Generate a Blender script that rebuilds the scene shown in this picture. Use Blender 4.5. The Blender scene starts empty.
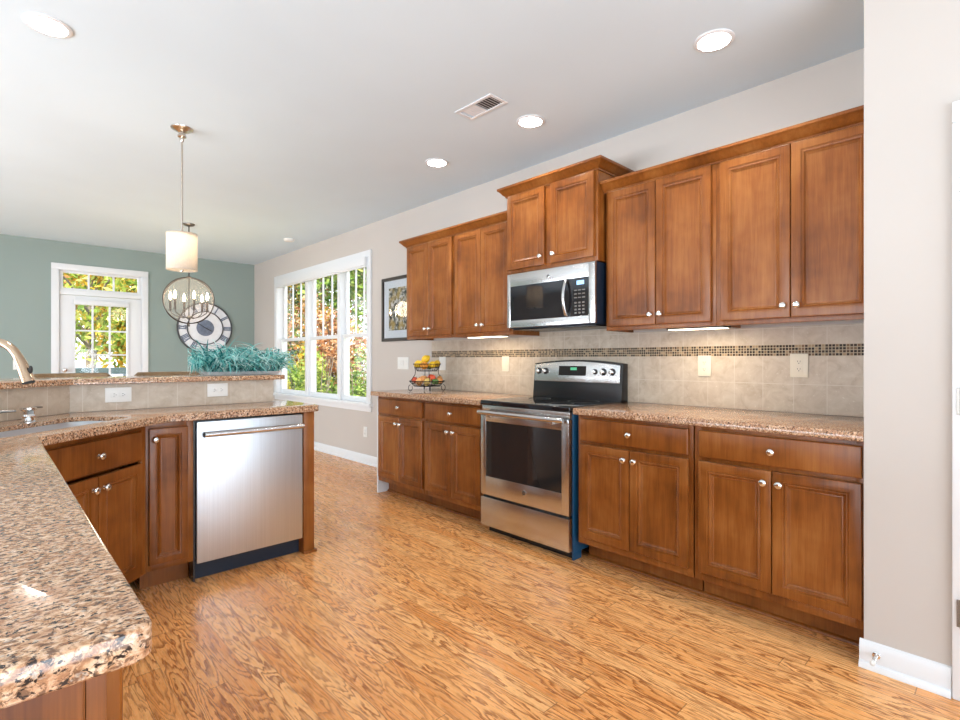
import bpy, bmesh, math, random
from mathutils import Vector, Matrix, noise
random.seed(7)
C = bpy.context.scene.collection
PI = math.pi

# ---------------------------------------------------------------- camera, world, lights, exposure
sc = bpy.context.scene
cd = bpy.data.cameras.new('camera'); cam = bpy.data.objects.new('camera', cd); C.objects.link(cam)
ANG = 46.4305
cam.location = (0, 0, 1.2)
cam.rotation_euler = (PI/2, 0, math.radians(ANG - 90))
cd.sensor_width = 36; cd.lens = 36 * 515.4 / 960
cd.shift_y = -0.67 / 960
cd.clip_start = 0.02
sc.camera = cam
sc.view_settings.view_transform = 'Standard'; sc.view_settings.look = 'None'
sc.view_settings.exposure = 0.46; sc.view_settings.gamma = 1.0
sc.view_settings.use_curve_mapping = False

w = bpy.data.worlds.new('World'); sc.world = w; w.use_nodes = True
bg = w.node_tree.nodes['Background']
bg.inputs[0].default_value = (0.86, 0.93, 1.0, 1); bg.inputs[1].default_value = 2.6

def lamp(name, kind, loc, energy, color=(1, 1, 1), rot=(0, 0, 0), **kw):
    l = bpy.data.lights.new(name, kind); l.energy = energy; l.color = color
    for k, v in kw.items(): setattr(l, k, v)
    o = bpy.data.objects.new(name, l); o.location = loc; o.rotation_euler = rot; C.objects.link(o)
    return o
lamp('sun', 'SUN', (0, 0, 9), 6.0, (1, 0.95, 0.86), (math.radians(48), 0, math.radians(-35)), angle=0.02)
# added fill lights, unseen, before the closed rear and left walls, tilted up
lamp('fill_rear', 'AREA', (0.0, -3.2, 1.3), 255, (0.76, 0.88, 1.0), (PI/2 + math.radians(40), 0, 0), shape='RECTANGLE', size=5.0, size_y=2.3)
lamp('fill_left', 'AREA', (-3.75, 3.4, 1.05), 450, (0.80, 0.90, 1.0), (0, -PI/2 - math.radians(30), 0), shape='RECTANGLE', size=2.0, size_y=7.0)

# ---------------------------------------------------------------- tagging
def tag(o, label=None, cat=None, group=None, kind=None):
    if label: o['label'] = label
    if cat: o['category'] = cat
    if group: o['group'] = group
    if kind: o['kind'] = kind
    return o
def thing(name, label, cat, loc=(0, 0, 0), rotz=0.0, group=None, kind=None):
    o = bpy.data.objects.new(name, None); C.objects.link(o)
    o.empty_display_size = 0.1
    o.location = loc; o.rotation_euler = (0, 0, rotz)
    return tag(o, label, cat, group, kind)
def structure(name, label=None, cat=None):
    o = bpy.data.objects.new(name, None); C.objects.link(o)
    return tag(o, label, cat, None, 'structure')

# ---------------------------------------------------------------- materials
def new_mat(name):
    m = bpy.data.materials.new(name); m.use_nodes = True
    nt = m.node_tree; b = nt.nodes['Principled BSDF']
    return m, nt, b
class N:
    """tiny node helper"""
    def __init__(s, nt): s.nt = nt
    def n(s, t, **kw):
        x = s.nt.nodes.new(t)
        for k, v in kw.items(): setattr(x, k, v)
        return x
    def l(s, a, b): s.nt.links.new(a, b)
    def val(s, x, v):
        if hasattr(v, 'is_linked') or isinstance(v, bpy.types.NodeSocket): s.l(v, x)
        else: x.default_value = v
    def math(s, op, a, b=0.0, c=None):
        x = s.n('ShaderNodeMath', operation=op)
        s.val(x.inputs[0], a); s.val(x.inputs[1], b)
        if c is not None: s.val(x.inputs[2], c)
        return x.outputs[0]
    def mix(s, f, a, b, blend='MIX'):
        x = s.n('ShaderNodeMix', data_type='RGBA', blend_type=blend)
        s.val(x.inputs[0], f); s.val(x.inputs[6], a); s.val(x.inputs[7], b)
        return x.outputs[2]
    def coord(s, scale=(1, 1, 1), rnd=False, out='Object'):
        t = s.n('ShaderNodeTexCoord'); mp = s.n('ShaderNodeMapping')
        s.l(t.outputs[out], mp.inputs[0]); mp.inputs['Scale'].default_value = scale
        if rnd:
            oi = s.n('ShaderNodeObjectInfo'); cb = s.n('ShaderNodeCombineXYZ')
            r = s.math('MULTIPLY', oi.outputs['Random'], 37.0)
            s.l(r, cb.inputs[0]); s.l(r, cb.inputs[1]); s.l(r, cb.inputs[2])
            s.l(cb.outputs[0], mp.inputs['Location'])
        return mp.outputs[0]
    def noise(s, vec, scale=5.0, detail=4.0, rough=0.5, dist=0.0):
        x = s.n('ShaderNodeTexNoise'); s.l(vec, x.inputs['Vector'])
        x.inputs['Scale'].default_value = scale; x.inputs['Detail'].default_value = detail
        x.inputs['Roughness'].default_value = rough; x.inputs['Distortion'].default_value = dist
        return x.outputs[0]
    def vor(s, vec, scale, feature='F1', out='Distance', rnd=1.0):
        x = s.n('ShaderNodeTexVoronoi', feature=feature); s.l(vec, x.inputs['Vector'])
        x.inputs['Scale'].default_value = scale; x.inputs['Randomness'].default_value = rnd
        return x.outputs[out]
    def ramp(s, f, stops, interp='LINEAR'):
        x = s.n('ShaderNodeValToRGB'); s.l(f, x.inputs[0]); cr = x.color_ramp; cr.interpolation = interp
        while len(cr.elements) < len(stops): cr.elements.new(0.5)
        for e, (p, c) in zip(cr.elements, stops):
            e.position = p; e.color = (*c, 1) if len(c) == 3 else c
        return x.outputs[0]
    def bump(s, h, strength=0.2, dist=0.002):
        x = s.n('ShaderNodeBump'); s.l(h, x.inputs['Height'])
        x.inputs['Strength'].default_value = strength; x.inputs['Distance'].default_value = dist
        return x.outputs[0]

def plain(name, col, rough=0.5, metal=0.0, spec=0.5, emit=None, estr=0.0, vary=0.0, nscale=20, coat=0.0, trans=0.0):
    m, nt, b = new_mat(name); h = N(nt)
    b.inputs['Roughness'].default_value = rough; b.inputs['Metallic'].default_value = metal
    b.inputs['Specular IOR Level'].default_value = spec
    b.inputs['Coat Weight'].default_value = coat
    if vary:
        f = h.noise(h.coord(rnd=True), nscale, 3)
        a = tuple(c * (1 - vary) for c in col); d = tuple(min(1, c * (1 + vary)) for c in col)
        h.l(h.ramp(f, [(0.3, a), (0.7, d)]), b.inputs['Base Color'])
    else: b.inputs['Base Color'].default_value = (*col, 1)
    if emit:
        b.inputs['Emission Color'].default_value = (*emit, 1); b.inputs['Emission Strength'].default_value = estr
    if trans: b.inputs['Transmission Weight'].default_value = trans
    return m

def wall_mat(name, col, rough=0.75):
    m, nt, b = new_mat(name); h = N(nt)
    v = h.coord()
    f = h.noise(v, 1.3, 2)
    h.l(h.ramp(f, [(0.3, tuple(c * 0.975 for c in col)), (0.7, tuple(min(1, c * 1.02) for c in col))]), b.inputs['Base Color'])
    b.inputs['Roughness'].default_value = rough; b.inputs['Specular IOR Level'].default_value = 0.25
    h.l(h.bump(h.noise(v, 260, 2), 0.06, 0.001), b.inputs['Normal'])
    return m

def wood_mat(name, dark, mid, light, rough=0.30):
    m, nt, b = new_mat(name); h = N(nt)
    v = h.coord((1, 1, 1), rnd=True)
    vs = h.coord((14, 14, 1.1), rnd=True)
    grain = h.noise(vs, 3.0, 5, 0.6, 0.4)
    fine = h.noise(h.coord((90, 90, 2.5), rnd=True), 3.0, 3, 0.6)
    blot = h.noise(v, 3.4, 3, 0.55, 0.3)
    f = h.math('ADD', h.math('MULTIPLY', grain, 0.30), h.math('ADD', h.math('MULTIPLY', blot, 0.55), h.math('MULTIPLY', fine, 0.15)))
    h.l(h.ramp(f, [(0.34, dark), (0.5, mid), (0.66, light)]), b.inputs['Base Color'])
    b.inputs['Roughness'].default_value = rough; b.inputs['Specular IOR Level'].default_value = 0.38
    b.inputs['Coat Weight'].default_value = 0.0
    h.l(h.bump(fine, 0.05, 0.001), b.inputs['Normal'])
    return m

def granite_mat(name):
    m, nt, b = new_mat(name); h = N(nt)
    v = h.coord((1.0, 1.35, 1.2))
    wv = h.n('ShaderNodeVectorMath', operation='ADD'); h.l(v, wv.inputs[0])
    nz = h.n('ShaderNodeTexNoise'); h.l(v, nz.inputs['Vector']); nz.inputs['Scale'].default_value = 60; nz.inputs['Detail'].default_value = 2
    sv = h.n('ShaderNodeVectorMath', operation='SCALE'); h.l(nz.outputs[1], sv.inputs[0]); sv.inputs['Scale'].default_value = 0.015
    h.l(sv.outputs[0], wv.inputs[1]); wv = wv.outputs[0]
    base = h.noise(wv, 78, 6, 0.72)
    col = h.ramp(base, [(0.33, (0.17, 0.070, 0.032)), (0.44, (0.41, 0.200, 0.095)), (0.52, (0.66, 0.41, 0.245)), (0.60, (0.77, 0.54, 0.375)), (0.70, (0.84, 0.69, 0.55))])
    big = h.noise(wv, 12, 3)
    col = h.mix(h.ramp(big, [(0.46, (0, 0, 0)), (0.66, (0.6, 0.6, 0.6))]), col, (0.50, 0.26, 0.15, 1))
    def shift(o):
        q = h.n('ShaderNodeVectorMath', operation='ADD'); h.l(wv, q.inputs[0]); q.inputs[1].default_value = o; return q.outputs[0]
    br = h.noise(shift((2, 9, 4)), 105, 4, 0.65)
    col = h.mix(h.ramp(br, [(0.54, (0, 0, 0)), (0.60, (0.85, 0.85, 0.85))]), col, (0.13, 0.062, 0.036, 1))
    gy = h.noise(shift((7, 1, 3)), 70, 3, 0.6)
    col = h.mix(h.ramp(gy, [(0.61, (0, 0, 0)), (0.68, (0.6, 0.6, 0.6))]), col, (0.52, 0.44, 0.36, 1))
    dk = h.noise(shift((5, 3, 7)), 115, 4, 0.65)
    col = h.mix(h.ramp(dk, [(0.550, (0, 0, 0)), (0.60, (1, 1, 1))]), col, (0.028, 0.018, 0.015, 1))
    h.l(col, b.inputs['Base Color'])
    b.inputs['Roughness'].default_value = 0.10; b.inputs['Specular IOR Level'].default_value = 0.5
    return m

def floor_mat(name):
    m, nt, b = new_mat(name); h = N(nt)
    t = h.n('ShaderNodeTexCoord'); sx = h.n('ShaderNodeSeparateXYZ'); h.l(t.outputs['Object'], sx.inputs[0])
    X, Y = sx.outputs[0], sx.outputs[1]
    W = 0.080
    u = h.math('DIVIDE', X, W); pi = h.math('FLOOR', u); fu = h.math('FRACT', u)
    wn = h.n('ShaderNodeTexWhiteNoise', noise_dimensions='1D'); h.l(pi, wn.inputs['W'])
    yo = h.math('ADD', h.math('DIVIDE', Y, 1.15), h.math('MULTIPLY', wn.outputs[0], 7.3))
    bi = h.math('FLOOR', yo); fy = h.math('FRACT', yo)
    cb = h.n('ShaderNodeCombineXYZ'); h.l(pi, cb.inputs[0]); h.l(bi, cb.inputs[1])
    wn2 = h.n('ShaderNodeTexWhiteNoise', noise_dimensions='2D'); h.l(cb.outputs[0], wn2.inputs['Vector'])
    r = wn2.outputs[0]
    # cathedral grain: contour lines of a stretched noise field, shifted per board
    gv = h.n('ShaderNodeCombineXYZ')
    h.l(h.math('MULTIPLY', X, 10.0), gv.inputs[0])
    h.l(h.math('ADD', h.math('MULTIPLY', Y, 1.5), h.math('MULTIPLY', r, 40.0)), gv.inputs[1])
    h.l(h.math('MULTIPLY', r, 23.0), gv.inputs[2])
    field = h.noise(gv.outputs[0], 1.0, 2.5, 0.5, 0.5)
    jig = h.noise(h.coord((95, 11, 1)), 1.0, 3, 0.6)
    ph = h.math('ADD', h.math('MULTIPLY', field, 15.0), h.math('MULTIPLY', jig, 1.5))
    band = h.math('FRACT', ph)
    line = h.ramp(band, [(0.0, (0, 0, 0)), (0.40, (0.05, 0.05, 0.05)), (0.74, (0.75, 0.75, 0.75)), (0.88, (1, 1, 1)), (0.97, (0.1, 0.1, 0.1)), (1.0, (0, 0, 0))])
    pore = h.noise(h.coord((170, 9, 1)), 1.0, 3, 0.65)
    base = h.ramp(r, [(0.0, (0.78, 0.315, 0.090)), (0.35, (0.86, 0.375, 0.117)), (0.7, (0.90, 0.425, 0.148)), (1.0, (0.94, 0.480, 0.183))])
    base = h.mix(h.ramp(h.noise(h.coord((30, 2, 1)), 1, 3), [(0.35, (0, 0, 0)), (0.7, (0.35, 0.35, 0.35))]), base, (0.88, 0.50, 0.21, 1))
    amp = h.math('MULTIPLY', h.ramp(h.noise(gv.outputs[0], 0.55, 1), [(0.30, (0.55, 0.55, 0.55)), (0.55, (1, 1, 1))]), 0.95)
    col = h.mix(h.math('MULTIPLY', line, amp), base, (0.28, 0.078, 0.016, 1))
    col = h.mix(h.ramp(pore, [(0.56, (0, 0, 0)), (0.72, (0.45, 0.45, 0.45))]), col, (0.26, 0.095, 0.03, 1))
    e1 = h.math('LESS_THAN', h.math('ABSOLUTE', h.math('SUBTRACT', fu, 0.5)), 0.487)
    e2 = h.math('LESS_THAN', h.math('ABSOLUTE', h.math('SUBTRACT', fy, 0.5)), 0.4985)
    e = h.math('MULTIPLY', e1, e2)
    col = h.mix(h.math('MULTIPLY', h.math('SUBTRACT', 1.0, e), 0.6), col, (0.13, 0.050, 0.018, 1))
    h.l(col, b.inputs['Base Color'])
    rr = h.math('ADD', 0.20, h.math('MULTIPLY', pore, 0.14))
    h.l(rr, b.inputs['Roughness']); b.inputs['Specular IOR Level'].default_value = 0.5
    h.l(h.bump(h.math('ADD', h.math('MULTIPLY', e, 0.6), h.math('MULTIPLY', pore, 0.25)), 0.12, 0.002), b.inputs['Normal'])
    return m

def cell_nodes(h, a, bb, size, grout):
    ua = h.math('DIVIDE', a, size); ub = h.math('DIVIDE', bb, size)
    cb = h.n('ShaderNodeCombineXYZ'); h.l(h.math('FLOOR', ua), cb.inputs[0]); h.l(h.math('FLOOR', ub), cb.inputs[1])
    wn = h.n('ShaderNodeTexWhiteNoise', noise_dimensions='2D'); h.l(cb.outputs[0], wn.inputs['Vector'])
    k = 0.5 - grout / size / 2
    ma = h.math('LESS_THAN', h.math('ABSOLUTE', h.math('SUBTRACT', h.math('FRACT', ua), 0.5)), k)
    mb = h.math('LESS_THAN', h.math('ABSOLUTE', h.math('SUBTRACT', h.math('FRACT', ub), 0.5)), k)
    return wn.outputs[0], h.math('MULTIPLY', ma, mb)

def tile_mat(name, axis, size=0.1524, z0=0.914, u0=0.0):
    m, nt, b = new_mat(name); h = N(nt)
    t = h.n('ShaderNodeTexCoord'); sx = h.n('ShaderNodeSeparateXYZ'); h.l(t.outputs['Object'], sx.inputs[0])
    u = h.math('SUBTRACT', sx.outputs[axis], u0); z = h.math('SUBTRACT', sx.outputs[2], z0)
    rnd, mask = cell_nodes(h, u, z, size, 0.0028)
    v = h.coord()
    n1 = h.noise(v, 16, 5, 0.6, 0.6); n2 = h.noise(v, 70, 4, 0.6)
    c = h.ramp(n1, [(0.3, (0.45, 0.365, 0.275)), (0.5, (0.555, 0.47, 0.37)), (0.72, (0.64, 0.565, 0.47))])
    c = h.mix(h.math('MULTIPLY', rnd, 0.35), c, (0.48, 0.39, 0.30, 1))
    c = h.mix(h.ramp(n2, [(0.62, (0, 0, 0)), (0.74, (0.5, 0.5, 0.5))]), c, (0.82, 0.78, 0.71, 1))
    c = h.mix(h.math('SUBTRACT', 1.0, mask), c, (0.64, 0.58, 0.50, 1))
    h.l(c, b.inputs['Base Color']); b.inputs['Roughness'].default_value = 0.45
    h.l(h.bump(mask, 0.25, 0.002), b.inputs['Normal'])
    return m

def mosaic_mat(name):
    m, nt, b = new_mat(name); h = N(nt)
    t = h.n('ShaderNodeTexCoord'); sx = h.n('ShaderNodeSeparateXYZ'); h.l(t.outputs['Object'], sx.inputs[0])
    z = h.math('SUBTRACT', sx.outputs[2], 1.218)
    rnd, mask = cell_nodes(h, sx.outputs[1], z, 0.01525, 0.0032)
    c = h.ramp(rnd, [(0.0, (0.022, 0.012, 0.008)), (0.38, (0.045, 0.024, 0.014)), (0.55, (0.10, 0.055, 0.03)), (0.70, (0.20, 0.12, 0.065)), (0.85, (0.36, 0.25, 0.15))], 'CONSTANT')
    c = h.mix(h.math('SUBTRACT', 1.0, mask), c, (0.52, 0.43, 0.31, 1))
    h.l(c, b.inputs['Base Color'])
    h.l(h.math('SUBTRACT', 0.75, h.math('MULTIPLY', mask, 0.30)), b.inputs['Roughness'])
    b.inputs['Specular IOR Level'].default_value = 0.25
    h.l(h.bump(mask, 0.3, 0.002), b.inputs['Normal'])
    return m

def steel_mat(name, axis_scale=(1, 1, 220), col=(0.60, 0.60, 0.60), rough=0.24, aniso=0.0):
    m, nt, b = new_mat(name); h = N(nt)
    f = h.noise(h.coord(axis_scale, rnd=True), 1.5, 3, 0.6)
    h.l(h.ramp(f, [(0.3, tuple(c * 0.93 for c in col)), (0.7, tuple(min(1, c * 1.05) for c in col))]), b.inputs['Base Color'])
    b.inputs['Metallic'].default_value = 1.0
    h.l(h.math('ADD', rough - 0.04, h.math('MULTIPLY', f, 0.09)), b.inputs['Roughness'])
    return m

def glass_mat(name, tint=(1, 1, 1), refl=0.08):
    m, nt, b = new_mat(name); h = N(nt)
    nt.nodes.remove(b)
    tr = h.n('ShaderNodeBsdfTransparent'); tr.inputs[0].default_value = (*tint, 1)
    gl = h.n('ShaderNodeBsdfGlossy'); gl.inputs['Roughness'].default_value = 0.02
    lw = h.n('ShaderNodeLayerWeight'); lw.inputs[0].default_value = 0.5
    mx = h.n('ShaderNodeMixShader')
    h.l(h.math('ADD', h.math('MULTIPLY', h.math('POWER', lw.outputs['Facing'], 5.0), 0.9), refl), mx.inputs[0])
    h.l(tr.outputs[0], mx.inputs[1]); h.l(gl.outputs[0], mx.inputs[2])
    h.l(mx.outputs[0], nt.nodes['Material Output'].inputs[0])
    return m

def leaf_mat(name, a, bcol, c3):
    m, nt, b = new_mat(name); h = N(nt)
    nt.nodes.remove(b)
    f = h.noise(h.coord(), 2.3, 2)
    wn = h.n('ShaderNodeTexWhiteNoise', noise_dimensions='3D')
    g = h.n('ShaderNodeNewGeometry')
    f2 = h.math('ADD', h.math('MULTIPLY', f, 0.7), h.math('MULTIPLY', g.outputs['Random Per Island'], 0.5))
    col = h.ramp(f2, [(0.40, a), (0.6, bcol), (0.82, c3)])
    d = h.n('ShaderNodeBsdfDiffuse'); tl = h.n('ShaderNodeBsdfTranslucent')
    h.l(col, d.inputs[0]); h.l(col, tl.inputs[0])
    mx = h.n('ShaderNodeMixShader'); mx.inputs[0].default_value = 0.45
    h.l(d.outputs[0], mx.inputs[1]); h.l(tl.outputs[0], mx.inputs[2])
    h.l(mx.outputs[0], nt.nodes['Material Output'].inputs[0])
    return m

M = {}
M['wall'] = wall_mat('greige_paint', (0.560, 0.512, 0.468))
M['green'] = wall_mat('sage_paint', (0.285, 0.345, 0.318))
M['ceiling'] = wall_mat('ceiling_paint', (0.655, 0.755, 0.815))
M['white'] = plain('white_trim_paint', (0.76, 0.77, 0.78), 0.35)
M['floor'] = floor_mat('oak_floor')
M['wood'] = wood_mat('stained_maple', (0.115, 0.030, 0.004), (0.245, 0.075, 0.012), (0.365, 0.138, 0.034))
M['wood_in'] = wood_mat('stained_toe_kick', (0.050, 0.016, 0.007), (0.085, 0.028, 0.011), (0.12, 0.043, 0.017))
M['granite'] = granite_mat('granite')
M['tile'] = tile_mat('travertine_tile', 1, u0=0.54)
M['tile_bar'] = tile_mat('travertine_tile_bar', 0, u0=0.06)
M['mosaic'] = mosaic_mat('glass_mosaic')
M['steel'] = steel_mat('brushed_steel')
M['steel_v'] = steel_mat('brushed_steel_vertical', (160, 160, 1), (0.60, 0.645, 0.69), 0.36)
M['satin'] = plain('satin_steel', (0.50, 0.53, 0.56), 0.38, 0.55)
M['chrome'] = plain('chrome', (0.78, 0.77, 0.75), 0.10, 1.0)
M['nickel'] = plain('brushed_nickel', (0.56, 0.50, 0.44), 0.25, 1.0)
M['gunmetal'] = plain('dark_nickel', (0.22, 0.20, 0.18), 0.30, 1.0)
M['champagne'] = plain('champagne_steel', (0.50, 0.36, 0.25), 0.22, 1.0)
M['black'] = plain('black_enamel', (0.012, 0.012, 0.014), 0.25, 0, 0.5)
M['black_glass'] = plain('black_glass', (0.010, 0.010, 0.012), 0.04, 0, 0.6)
M['oven_glass'] = plain('tinted_oven_glass', (0.022, 0.019, 0.018), 0.05, 0, 0.6)
M['blue_reflection_enamel'] = plain('blue_reflection_enamel', (0.012, 0.075, 0.16), 0.30, 0, 0.5)  # blue window reflection on the range side, painted into its base colour
M['dark_blue'] = plain('dark_blue_enamel', (0.008, 0.016, 0.032), 0.45, 0, 0.4)
M['wire'] = plain('black_wire', (0.008, 0.007, 0.006), 0.55, 0.0, 0.3)
M['plate'] = plain('white_plastic', (0.80, 0.79, 0.75), 0.35)
M['almond'] = plain('almond_plastic', (0.76, 0.69, 0.56), 0.35)
M['slot'] = plain('dark_slot', (0.03, 0.03, 0.03), 0.6)
M['glass'] = glass_mat('window_glass', (1, 1, 1), 0.025)
M['pic_glass'] = glass_mat('picture_glass', (0.98, 0.99, 1.0), 0.05)
M['globe'] = None
M['lens'] = plain('lamp_lens', (0.9, 0.9, 0.9), 0.4, emit=(1.0, 0.96, 0.90), estr=22.0)
M['bulb'] = plain('candle_bulb', (0.9, 0.9, 0.9), 0.4, emit=(1.0, 0.82, 0.55), estr=30.0)
M['strip'] = plain('undercabinet_lens', (0.9, 0.9, 0.9), 0.4, emit=(1.0, 0.84, 0.60), estr=4.0)
M['lcd'] = plain('lcd_blue', (0.02, 0.05, 0.08), 0.3, emit=(0.35, 0.65, 1.0), estr=1.5)
M['lcd_green'] = plain('lcd_green', (0.02, 0.05, 0.04), 0.3, emit=(0.15, 0.8, 0.4), estr=0.5)
M['mat_board'] = plain('mat_board', (0.62, 0.64, 0.66), 0.8)
M['frame_black'] = plain('dark_frame', (0.028, 0.020, 0.016), 0.35)

# ---------------------------------------------------------------- mesh builder
class MB:
    def __init__(s): s.v = []; s.f = []; s.m = []
    def add(s, vs, fs, mi=0):
        o = len(s.v); s.v += [tuple(p) for p in vs]
        for f in fs: s.f.append([o + i for i in f]); s.m.append(mi)
        return s
    def box(s, a, b, mi=0, mat=None):
        (x0, y0, z0), (x1, y1, z1) = a, b
        x0, x1 = min(x0, x1), max(x0, x1); y0, y1 = min(y0, y1), max(y0, y1); z0, z1 = min(z0, z1), max(z0, z1)
        vs = [(x0,y0,z0),(x1,y0,z0),(x1,y1,z0),(x0,y1,z0),(x0,y0,z1),(x1,y0,z1),(x1,y1,z1),(x0,y1,z1)]
        if mat: vs = [tuple(mat @ Vector(p)) for p in vs]
        return s.add(vs, [(0,3,2,1),(4,5,6,7),(0,1,5,4),(1,2,6,5),(2,3,7,6),(3,0,4,7)], mi)
    def rings(s, rings, cap0=True, cap1=True, closed=True, mi=0):
        """loft a list of equally long vertex loops"""
        n = len(rings[0]); vs = [p for r in rings for p in r]; fs = []
        for i in range(len(rings) - 1):
            for j in range(n if closed else n - 1):
                k = (j + 1) % n
                fs.append((i*n + j, i*n + k, (i+1)*n + k, (i+1)*n + j))
        if cap0: fs.append(tuple(reversed(range(n))))
        if cap1: fs.append(tuple((len(rings)-1)*n + j for j in range(n)))
        return s.add(vs, fs, mi)
    def lathe(s, prof, n=24, origin=(0, 0, 0), axis='z', mi=0, cap0=True, cap1=True):
        """prof: list of (r, h)"""
        ox, oy, oz = origin; rr = []
        for r, hh in prof:
            L = []
            for j in range(n):
                a = 2*PI*j/n; c, d = r*math.cos(a), r*math.sin(a)
                if axis == 'z': L.append((ox + c, oy + d, oz + hh))
                elif axis == 'y': L.append((ox + c, oy - hh, oz + d))       # grows towards -y
                elif axis == 'x': L.append((ox + hh, oy + c, oz + d))
            rr.append(L)
        return s.rings(rr, cap0, cap1, mi=mi)
    def tube(s, pts, r, n=8, closed=False, mi=0):
        pts = [Vector(p) for p in pts]; N_ = len(pts); rr = []
        rad = r if isinstance(r, (list, tuple)) else [r]*N_
        up = None
        for i, p in enumerate(pts):
            if closed: t = pts[(i+1) % N_] - pts[i-1]
            else: t = pts[min(i+1, N_-1)] - pts[max(i-1, 0)]
            if t.length < 1e-9: t = Vector((0, 0, 1))
            t.normalize()
            if up is None: up = Vector((0, 0, 1)) if abs(t.z) < 0.9 else Vector((1, 0, 0))
            x = t.cross(up)
            if x.length < 1e-6: x = t.cross(Vector((0.3, 1, 0.2)))
            x.normalize(); y = x.cross(t).normalized(); up = y
            rr.append([tuple(p + x*rad[i]*math.cos(2*PI*j/n) + y*rad[i]*math.sin(2*PI*j/n)) for j in range(n)])
        if closed:
            rr.append(rr[0]); return s.rings(rr, False, False, mi=mi)
        return s.rings(rr, mi=mi)
    def prism(s, poly, z0, z1, mi=0):
        return s.rings([[(x, y, z0) for x, y in poly], [(x, y, z1) for x, y in poly]], mi=mi)
    def ball(s, c, r, nu=14, nv=9, scale=(1, 1, 1), mi=0, fn=None):
        rr = []
        for i in range(1, nv):
            th = PI*i/nv; L = []
            for j in range(nu):
                a = 2*PI*j/nu
                p = Vector((math.sin(th)*math.cos(a), math.sin(th)*math.sin(a), math.cos(th)))
                k = fn(p) if fn else 1.0
                L.append((c[0] + r*k*p.x*scale[0], c[1] + r*k*p.y*scale[1], c[2] + r*k*p.z*scale[2]))
            rr.append(L)
        rr = rr[::-1]
        o = len(s.v); s.rings(rr, False, False, mi=mi)
        kt = fn(Vector((0, 0, 1))) if fn else 1.0; kb = fn(Vector((0, 0, -1))) if fn else 1.0
        n = len(s.v)
        s.v += [(c[0], c[1], c[2] - r*kb*scale[2]), (c[0], c[1], c[2] + r*kt*scale[2])]
        for j in range(nu):
            s.f.append([n, o + (j+1) % nu, o + j]); s.m.append(mi)
            q = o + (len(rr)-1)*nu
            s.f.append([n + 1, q + j, q + (j+1) % nu]); s.m.append(mi)
        return s
    def build(s, name, mats, parent=None, smooth=None, bevel=0.0, seg=2, xf=None):
        me = bpy.data.meshes.new(name)
        vs = [tuple(xf @ Vector(p)) for p in s.v] if xf else s.v
        me.from_pydata(vs, [], s.f)
        if not isinstance(mats, (list, tuple)): mats = [mats]
        for q in mats: me.materials.append(q)
        for p, mi in zip(me.polygons, s.m): p.material_index = mi
        bm = bmesh.new(); bm.from_mesh(me)
        bmesh.ops.recalc_face_normals(bm, faces=bm.faces)
        if bevel:
            es = [e for e in bm.edges if len(e.link_faces) == 2 and e.calc_face_angle(0) > 0.5]
            bmesh.ops.bevel(bm, geom=es, offset=bevel, segments=seg, profile=0.6, affect='EDGES', clamp_overlap=True)
        bm.to_mesh(me); bm.free()
        if smooth is not None or bevel:
            me.shade_smooth(); me.set_sharp_from_angle(angle=math.radians(smooth or 40))
        me.update()
        o = bpy.data.objects.new(name, me); C.objects.link(o)
        if parent: o.parent = parent
        return o

def inset_poly(poly, d):
    """offset a counter-clockwise polygon inwards by d with mitred corners"""
    out = []; n = len(poly)
    for i in range(n):
        p0, p1, p2 = Vector(poly[i-1]), Vector(poly[i]), Vector(poly[(i+1) % n])
        a = (p1 - p0).normalized(); b = (p2 - p1).normalized()
        na = Vector((-a.y, a.x)); nb = Vector((-b.y, b.x)); k = 1 + na.dot(nb)
        out.append(tuple(p1 + (na + nb) * (d / max(k, 0.2))))
    return out
def round_corner(p, a, b, r, n=6):
    """points of a fillet at corner p between directions to a and b"""
    p, a, b = Vector(p), Vector(a), Vector(b)
    u = (a - p).normalized(); v = (b - p).normalized(); out = []
    ang = u.angle(v); t = r / math.tan(ang/2); c = p + (u + v).normalized() * (r / math.sin(ang/2))
    s0 = p + u*t - c; s1 = p + v*t - c
    a0 = math.atan2(s0.y, s0.x); a1 = math.atan2(s1.y, s1.x); da = (a1 - a0 + PI) % (2*PI) - PI
    return [(c.x + r*math.cos(a0 + da*i/n), c.y + r*math.sin(a0 + da*i/n)) for i in range(n + 1)]
def sweep(path, prof, closed=False, side=1):
    """sweep a profile of (outward d, z) along a plan polyline with mitred corners; returns MB"""
    m = MB(); n = len(path); R = []
    for i in range(n):
        p = Vector(path[i])
        dirs = []
        if i > 0 or closed: dirs.append((p - Vector(path[i-1])).normalized())
        if i < n-1 or closed: dirs.append((Vector(path[(i+1) % n]) - p).normalized())
        ns = [Vector((d.y, -d.x)) * side for d in dirs]
        nn = sum(ns, Vector((0, 0))) ; k = 1.0
        if len(ns) == 2: nn = (ns[0] + ns[1]) / (1 + ns[0].dot(ns[1]))
        R.append([(p.x + nn.x*d, p.y + nn.y*d, z) for d, z in prof])
    if closed: R.append(R[0]); return m.rings(R, False, False)
    return m.rings(R)

def slab(poly, z0, z1, r=0.008):
    """stone slab with an eased edge"""
    m = MB()
    lev = [(r*0.5, z0), (0.0, z0 + r*0.5), (0.0, z1 - r), (r*0.3, z1 - r*0.3), (r, z1)]
    R = []
    for d, z in lev:
        q = inset_poly(poly, d) if d else poly
        R.append([(x, y, z) for x, y in q])
    return m.rings(R)

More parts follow.
